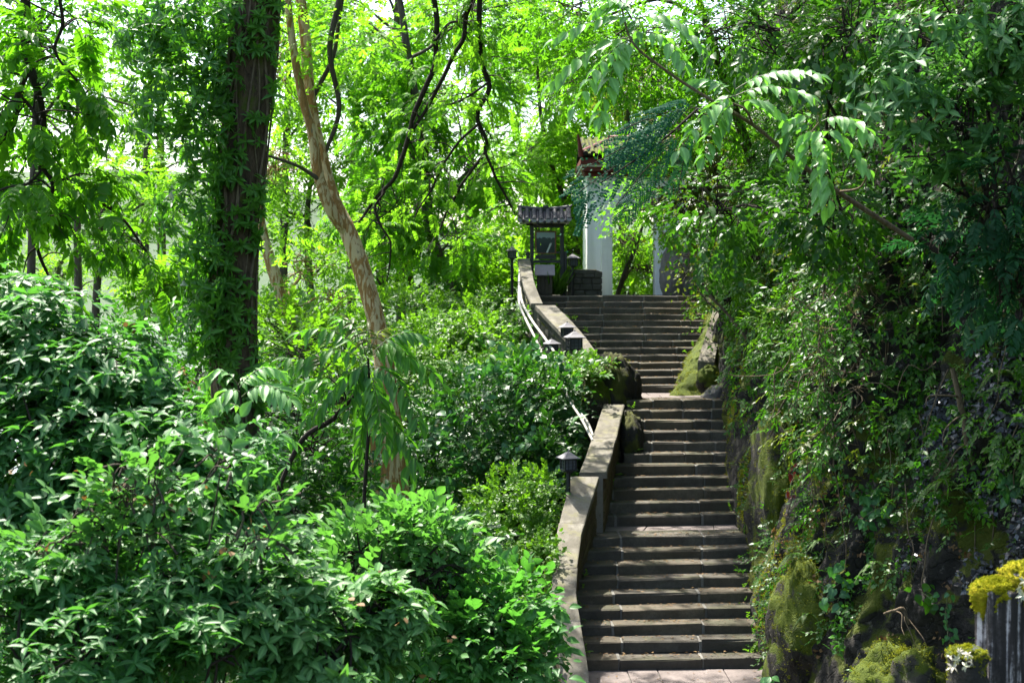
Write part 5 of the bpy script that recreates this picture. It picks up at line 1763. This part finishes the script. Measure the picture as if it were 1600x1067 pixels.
# pinnate saplings
sp1 = thing('pinnate_sapling', 'sapling with bluish pinnate leaves and red young tips before the mottled trunk', 'sapling', P(560, 800, 15))
T = Tubes()
for c in ([(565, 900, 15, 3), (570, 760, 15, 3), (578, 640, 15, 2.5), (575, 560, 15, 2)], [(420, 800, 15.2, 3), (470, 690, 15, 4), (520, 655, 15, 4), (560, 610, 15, 2)], [(520, 655, 15, 2.5), (540, 620, 14.9, 1.5), (515, 590, 14.9, 1)]):
    pts, r = pix_limb(c, 16); T.add(pts, r, 6)
T.build('stem', M['twig'], sp1)
for a in [(575, 560, 470, 520, 22, 8, 28), (575, 565, 455, 575, 22, 9, 28), (575, 570, 500, 640, 14, 8, 30), (580, 560, 690, 600, 26, 9, 30), (580, 575, 655, 660, 26, 9, 32), (578, 580, 600, 700, 16, 9, 32), (578, 600, 640, 735, 14, 8, 34),
          (572, 555, 535, 500, 12, 7, 26), (582, 552, 660, 525, 16, 8, 26), (565, 580, 480, 655, 16, 8, 30), (576, 600, 560, 720, 10, 8, 32), (540, 620, 475, 600, 14, 7, 28), (515, 590, 450, 560, 10, 6, 26), (582, 556, 640, 560, 22, 8, 30), (580, 590, 622, 690, 16, 8, 32), (575, 565, 545, 640, 14, 8, 30), (585, 620, 560, 690, 10, 7, 30), (590, 640, 650, 720, 16, 8, 32)]:
    pf(sp1, *a[:5], 15 + rng.uniform(-.4, .4), a[5], a[6], LM['ivy'], 'sap1', wr=.36, hang=.7)
for a in [(570, 548, 545, 500, 8, 5, 20), (578, 548, 600, 515, 8, 5, 20), (515, 590, 500, 560, 5, 5, 16), (575, 550, 575, 515, 5, 4, 20)]:
    pf(sp1, *a[:5], 14.8, a[5], a[6], LM['olive'], 'sapred', wr=.32, hang=.6)
sp2 = thing('pinnate_sapling', 'sapling with bright yellow green pinnate leaves below the creeper clad trunk', 'sapling', P(395, 800, 12.5))
T = Tubes()
for c in ([(400, 900, 12.5, 3), (392, 760, 12.5, 3), (380, 650, 12.5, 2.5), (372, 600, 12.5, 2)], [(392, 760, 12.5, 2), (420, 700, 12.4, 1.5), (430, 685, 12.4, 1)]):
    pts, r = pix_limb(c, 16); T.add(pts, r, 6)
T.build('stem', M['twig'], sp2)
for a in [(372, 602, 316, 600, 22, 8, 22), (372, 602, 402, 592, 10, 6, 24), (374, 606, 440, 582, 18, 9, 22), (374, 612, 330, 640, 14, 7, 30), (378, 620, 455, 625, 20, 8, 30), (380, 640, 300, 660, 20, 8, 30), (400, 690, 460, 690, 14, 9, 26), (395, 700, 380, 760, 8, 8, 24), (410, 700, 420, 770, 8, 6, 30), (386, 680, 310, 700, 18, 8, 30), (392, 760, 416, 810, 8, 6, 26)]:
    pf(sp2, *a[:5], 12.5 + rng.uniform(-.3, .3), a[5], a[6], LM['big'], 'sap2', wr=.40, hang=.55, tintv=rng.choice((.5, 1.0)))

# ------------------------------------------------------------------ left: trees
iv = thing('dark_tree', 'massive dark trunk wrapped in creeper, left of centre', 'tree', P(385, 900, 20))
o, tp, tr = trunk_obj('trunk', [(392, 960, 20, 42), (386, 820, 20, 36), (374, 680, 20, 34), (366, 560, 20, 34), (364, 430, 20, 34), (374, 300, 20, 35), (386, 160, 20, 37), (397, 30, 20, 38), (404, -120, 20, 40), (412, -320, 20, 36), (405, -520, 20, 24)], M['barkdark'], iv, 22, .2, 4)
T = Tubes()
cb = [(-3.6, 20, 12.8, 2.6, 2.6, 1.1), (-5.6, 22, 12.4, 2.4, 2.6, 1.2), (-1.2, 22.5, 13.2, 2.4, 2.6, 1.0), (-2.4, 25.5, 13.5, 2.6, 2.6, 1.2), (.4, 26.5, 14.2, 2.3, 2.6, 1.0), (-4.5, 26.5, 13.5, 2.6, 2.6, 1.2)]
for c in cb:
    T = Tubes(); limbs_to(T, tp[-22], [np.array(c[:3])], .12, .03); T.build('limb', M['barkdark'], iv)
p, o_, i_ = blob_points(cb, 260, .3, .44, .5, 27)
L = Leaves(); place(L, 'alt', p, o_, .6, tint=.3); L.mesh('crown', LM['pin'], iv, TS)
# creeper on the trunk
cr = thing('climbing_creeper', 'creeper with slender leaf whorls clinging to the massive dark trunk', 'climber', tp[4])
T = Tubes()
for k in range(9):
    a0 = rng.uniform(math.pi * 1.0, math.pi * 2.0)
    idx = np.arange(3, 60, 3)
    aa = a0 + np.cumsum(rng.normal(0, .15, len(idx)))
    pts = tp[idx] + np.stack([np.cos(aa), np.sin(aa), 0 * aa], 1) * (tr[idx] * 1.08)[:, None]
    T.add(spline(pts, 50), rng.uniform(.008, .02), 5)
T.build('stem', M['root'], cr)
L = Leaves()
n = 1000
idx = rng.integers(8, 60, n); aa = rng.uniform(math.pi * .9, math.pi * 1.86, n)
keep = (vnoise(np.stack([aa * 1.5, idx * .35, 0 * aa], 1), 1.0, 7) > .35)
idx, aa = idx[keep], aa[keep]
rd = np.stack([np.cos(aa), np.sin(aa), 0 * aa], 1)
place(L, 'whorlslim', tp[idx] + rd * (tr[idx] * 1.1 + .08)[:, None], rd + np.array([0, 0, .1]), .14, jit=.5, tint=.8)
blobs = [PB(300, 40, 19.6, 90, 70, .6), PB(270, 150, 19.4, 70, 75, .6), PB(315, 230, 19.6, 50, 70, .5), PB(300, 340, 19.6, 55, 70, .5), PB(325, 440, 19.6, 45, 70, .45), PB(310, 520, 19.6, 50, 50, .45), PB(230, 60, 19.8, 60, 60, .5), PB(345, 130, 19.4, 40, 80, .3)]
p, o_, i_ = blob_points(blobs, 760, .3, .38, 1.0, 45)
place(L, 'whorlslim', p, o_ + np.array([0, -.2, 0]), .16, jit=.5, tint=.35)
for k in range(60):
    limbs_to(T, tp[int(rng.integers(10, 60))], [p[int(rng.integers(0, len(p)))]], .01, .004, .1, 4)
foliage(L, cr, LM['ivy'], 'ivy', TM, TB, 300)

mt = thing('mottled_tree', 'leaning tree with mottled tan bark and forked upper stem', 'tree', P(622, 900, 22.5))
mo, mp_, mr = trunk_obj('trunk', [(628, 930, 22.5, 22.1), (624, 850, 22.5, 21.2), (616, 740, 22.5, 20.4), (606, 620, 22.5, 17.0), (592, 520, 22.6, 14.4), (571, 440, 22.7, 13.6), (547, 370, 22.8, 13.2), (520, 310, 22.9, 11.9), (500, 240, 23, 10.6), (484, 150, 23, 9.3), (477, 60, 23, 8.5), (466, -40, 23, 7.6), (450, -240, 23, 5.1)], M['barktan'], mt, 20, .16, 9)
trunk_obj('second_stem', [(543, 366, 22.8, 8.5), (518, 330, 22.65, 9.3), (497, 272, 22.6, 8.5), (488, 210, 22.6, 7.6), (472, 150, 22.6, 6.8), (456, 60, 22.6, 6.0), (444, -60, 22.6, 5.1)], M['barktan'], mt, 14, .08, 12, 40)
trunk_obj('side_stem', [(612, 850, 22.55, 11.0), (596, 760, 22.5, 10.2), (582, 690, 22.5, 7.6), (570, 640, 22.5, 3.4)], M['barktan'], mt, 12, .08, 14, 24)
T = Tubes()
for c in ([(505, 285, 22.6, 4), (470, 262, 22.4, 3), (440, 250, 22.3, 2.5), (405, 240, 22.2, 1.5)], [(490, 150, 23, 4), (520, 90, 23, 3.5), (530, 30, 23, 3), (540, -30, 23, 2.5)], [(508, 240, 23, 3), (530, 170, 23, 4), (515, 80, 22.8, 4.5), (530, 0, 22.8, 5), (535, -60, 22.8, 5)]):
    pts, r = pix_limb(c, 20); T = Tubes(); T.add(pts, r, 7); T.build('limb', M['barkgrey'], mt)
p, o_, i_ = blob_points([PB(470, 60, 22.5, 60, 70, .8), PB(540, 150, 23.5, 60, 60, .8), PB(455, 190, 22.4, 40, 60, .5), PB(560, 60, 23, 60, 60, .8), PB(450, 370, 22.3, 40, 40, .4), (-2.8, 23, 11.8, 2.2, 2, 1.0), (-1.5, 25, 12.6, 2, 2, 1)], 800, .2, .4, 1.0, 51)
L = Leaves(); place(L, 'alt', p, o_ + np.array([0, 0, -.2]), .26, tint=.6); L.mesh('crown', LM['far'], mt, TS)

# drooping dark branches
def droop(label, ctls, d, kind, sc, mat, n, spread, tint=None, bark='twig', parts=0, key=None):
    t = thing('drooping_branch', label, 'branch', P(ctls[0][0][0], ctls[0][0][1], d))
    T = Tubes(); pos, out = [], []
    for ci, c in enumerate(ctls):
        pts, r = pix_limb([(x, y, d + .12 * k - ci * .1, w_) for k, (x, y, w_) in enumerate(c)], len(c) * 8)
        pts += (np.stack([vnoise(pts, 2.5, 3), vnoise(pts, 2.5, 4), vnoise(pts, 2.5, 5)], 1) - .5) * .12
        T1 = Tubes(); T1.add(pts, r, 7); T1.build('limb', M[bark], t)
        for k in range(6, len(pts), 3):
            v = rng.normal(0, 1, 3) * np.array([1, .6, .7]); v[2] -= .3
            e = pts[k] + unit(v) * rng.uniform(.3, 1) * spread
            limbs_to(T, pts[k], [e], min(.012, r[k] * .6), .003, .08, 4)
            m = max(1, int(n))
            f = rng.random(m)[:, None] ** .6
            pos.append(pts[k] + (e - pts[k]) * f + rng.normal(0, .06, (m, 3)))
            out.append(np.repeat([unit(v) + np.array([0, 0, -.35])], m, 0))
    T.build('twigs', M[bark], t, kind='stuff')
    L = Leaves(); place(L, kind, np.concatenate(pos), np.concatenate(out), sc, tint=tint)
    if parts: foliage(L, t, mat, key, TM, TB, parts)
    else: L.mesh('foliage', mat, t, TM)
    return t
droop('gnarled dark branch drooping down the far left with pinnate leaves', [
    [(44, -60, 8), (44, 0, 8), (42, 60, 8), (50, 114, 7), (62, 150, 5.5), (70, 211, 5), (67, 261, 4.5), (44, 333, 3.5), (62, 392, 3), (84, 447, 2)],
    [(44, 112, 5), (24, 150, 5), (16, 190, 5), (-4, 222, 5), (-40, 245, 5)], [(68, 262, 3.5), (84, 292, 3), (74, 330, 2), (50, 350, 1.2)],
    [(30, 145, 2.5), (56, 170, 3), (66, 195, 3)], [(92, -40, 3), (100, 40, 3), (90, 80, 2.4), (118, 125, 1.6)], [(66, 265, 2), (30, 290, 2), (-20, 310, 2)]],
    16, 'pinnate', .37, LM['pin'], 5, .9, .25, parts=200, key='pin1')
droop('slender dark twig arching right beside the drooping branch', [[(84, 270, 2.2), (130, 305, 2.4), (181, 333, 2.2), (215, 370, 2), (232, 400, 1.8), (228, 434, 1.2)]], 16.5, 'pinnate', .36, LM['pin'], 2, .6, .3)
droop('dark branches drooping from the top centre in front of the bright foliage', [
    [(672, -60, 4.6), (678, 0, 4.6), (680, 89, 4.4), (649, 177, 4), (628, 253, 3.6), (594, 304, 3), (560, 354, 2)],
    [(760, -60, 4), (737, 8, 4), (720, 59, 3.6), (674, 156, 3), (640, 211, 2)],
    [(748, -60, 4.4), (751, 0, 4.4), (753, 70, 4.2), (763, 131, 4), (748, 180, 3.6), (758, 228, 3), (737, 270, 2.6), (712, 304, 2.2), (678, 367, 1.4)],
    [(758, 228, 2.4), (775, 270, 2.2), (792, 304, 2), (809, 337, 1.4)], [(680, 60, 2.4), (700, 35, 2), (720, 30, 2), (740, 5, 2)],
    [(748, 195, 2.2), (700, 240, 2), (680, 280, 1.8), (650, 340, 1)], [(600, 300, 2), (588, 330, 1.8), (612, 380, 1.6), (604, 440, 1)], [(763, 133, 2), (720, 160, 1.6), (690, 165, 1.2)]],
    26, 'pinfine', .31, LM['far'], 3, .95, .2)

# slim trees behind
tree('slim_tree', 'grey leaning trunk behind the drooping branches', [(728, 500, 36, 11), (718, 460, 36, 10), (692, 415, 36, 9), (672, 360, 36, 9), (664, 280, 36, 8), (658, 200, 36, 7), (640, 110, 36, 7), (628, 20, 36, 5), (610, -80, 36, 4)], 'barkgrey',
     [PB(610, 60, 36, 110, 80, 1.6), PB(700, 140, 35, 100, 80, 1.4), PB(620, 210, 37, 80, 80, 1.4), PB(730, 30, 36, 110, 70, 1.5), PB(740, 260, 35.5, 80, 60, 1.2), PB(600, 330, 35, 70, 60, 1.1), PB(700, 380, 34, 70, 40, 1.0)],
     1900, 'pinfine', .5, LM['pin'], seed=61, gap=.42, tint=.6, up=-.1)
tree('slim_tree', 'pale mottled trunk half hidden just right of the massive dark trunk', [(470, 540, 30, 12), (456, 500, 30, 11), (438, 455, 30, 10.5), (420, 400, 30, 9), (404, 330, 30, 8), (400, 200, 30, 6), (395, 60, 30, 4)], 'barktan',
     [PB(430, 260, 31, 60, 70, 1), PB(470, 420, 31, 60, 50, 1), PB(420, 100, 31, 70, 80, 1.2), PB(520, 470, 30, 50, 40, .8)], 700, 'alt', .34, LM['far'], seed=63, gap=.4, tint=.3)
tree('slim_tree', 'slender branching tree right behind the notice kiosk', [(908, 470, 41, 5), (902, 395, 41, 5), (888, 330, 41, 4), (862, 260, 41, 4), (845, 180, 41, 3), (838, 80, 41, 2)], 'barkgrey',
     [PB(860, 160, 41, 80, 70, 1.5), PB(820, 240, 40, 60, 60, 1.2), PB(900, 290, 42, 60, 60, 1.2), PB(880, 360, 42, 50, 40, 1), PB(830, 60, 41, 80, 60, 1.5), PB(780, 330, 40, 50, 50, 1)], 1500, 'pinfine', .52, LM['far'], seed=65, gap=.44, tint=.6, limb_r=.07)
tree('slim_tree', 'thin multi stemmed tree seen through the gate opening', [(962, 470, 42, 4), (975, 430, 42, 4), (990, 395, 42, 3), (1005, 350, 42, 2)], 'barkgrey',
     [PB(985, 380, 43, 40, 30, .8), PB(1005, 420, 43, 30, 30, .7)], 200, 'alt', .4, LM['yellow'], seed=67, gap=.4)

# the bright wood behind: every tree its own
far = [('pale green tree far left seen through the drooping branch', 160, 330, 38, 120, 90, 'far', .5), ('tall yellow green tree left of the massive trunk', 230, 180, 44, 130, 150, 'yellow', .3),
       ('dark green tree in the upper left corner', 60, 60, 30, 130, 110, 'pin', .3), ('mid green tree behind the massive trunk', 330, 260, 40, 110, 160, 'far', .3),
       ('bright tree between massive and mottled trunks', 480, 330, 46, 130, 130, 'yellow', .2), ('tall bright tree above the mottled fork', 560, 90, 48, 150, 130, 'yellow', .4),
       ('bright green tree right of the mottled trunk', 640, 400, 40, 120, 80, 'far', .4), ('high green tree behind the drooping top branches', 740, 110, 50, 150, 140, 'far', .7),
       ('yellow green tree left of the notice kiosk', 740, 330, 46, 110, 110, 'yellow', .2), ('tall tree behind the notice kiosk', 880, 180, 52, 140, 150, 'far', .8),
       ('small bright tree beyond the gate opening', 990, 420, 48, 75, 60, 'yellow', .6), ('green tree behind the red gate roof', 980, 160, 50, 130, 120, 'far', .2),
       ('round tree low behind the glossy shrub', 300, 480, 34, 110, 70, 'far', .2), ('leafy tree low between the trunks', 500, 520, 34, 110, 60, 'far', .1),
       ('pale tree low by the top terrace wall', 770, 430, 38, 70, 60, 'yellow', .1), ('distant hazy green tree at the left horizon', 90, 430, 62, 110, 45, 'yellow', .3),
       ('tall tree high between the massive and mottled trunks', 450, 110, 45, 120, 130, 'far', .6), ('light green tree left of the massive trunk, high up', 250, 30, 47, 120, 90, 'far', .4), ('bright tree low behind the grey leaning trunk', 600, 280, 47, 110, 100, 'yellow', .3), ('brilliant yellow green tree straight behind the notice kiosk', 850, 390, 40, 60, 55, 'yellow', .5), ('fresh green tree high up between the forked trunk and the drooping branches', 620, 20, 44, 120, 80, 'far', .3), ('tall green tree filling the sky left of the forked trunk', 400, 30, 46, 120, 110, 'far', .2), ('green tree behind the drooping left branch', 120, 190, 46, 120, 110, 'far', .3), ('green tree beyond the block wall', 905, 390, 46, 50, 60, 'far', .5)]
for i, (lab, px, py, d, rx, ry, mk, tn) in enumerate(far):
    r_ = random.Random(100 + i)
    g = ground_at((px - CX) / FPX * d, d)
    gy_ = HY - (g - EYE) / d * FPX
    bl = [PB(px, py, d, rx * .62, ry * .62)]
    for k in range(7):
        a = k / 7 * 6.283 + r_.uniform(-.3, .3)
        bl.append(PB(px + math.cos(a) * rx * .66, py + math.sin(a) * ry * .62, d + r_.uniform(-1.2, 1.2), rx * r_.uniform(.32, .48), ry * r_.uniform(.30, .46)))
    area = rx * ry * math.pi / FPX ** 2 * d * d
    n = int(np.clip(area * 34, 400, 2000))
    tree('broadleaf_tree', lab, [(px + r_.uniform(-12, 12), gy_ + 4, d, 9), (px + r_.uniform(-15, 15), (gy_ + py) / 2, d, 7), (px, py + ry * .2, d, 5), (px + 8, py - ry * .5, d, 2.5)], 'barkgrey', bl, n,
         r_.choice(['pinfine', 'alt', 'alt']), r_.uniform(.42, .55), LM[mk], seed=200 + i, gap=.40, gfreq=.55, tint=tn, up=.15, group='trees of the bright wood behind', twigs=60, shell=.15, sides=10)
tot = sum(len(o.data.polygons) for o in bpy.data.objects if o.type == 'MESH' and o.data.users == 1)
print('faces', tot, 'objects', len(bpy.data.objects))
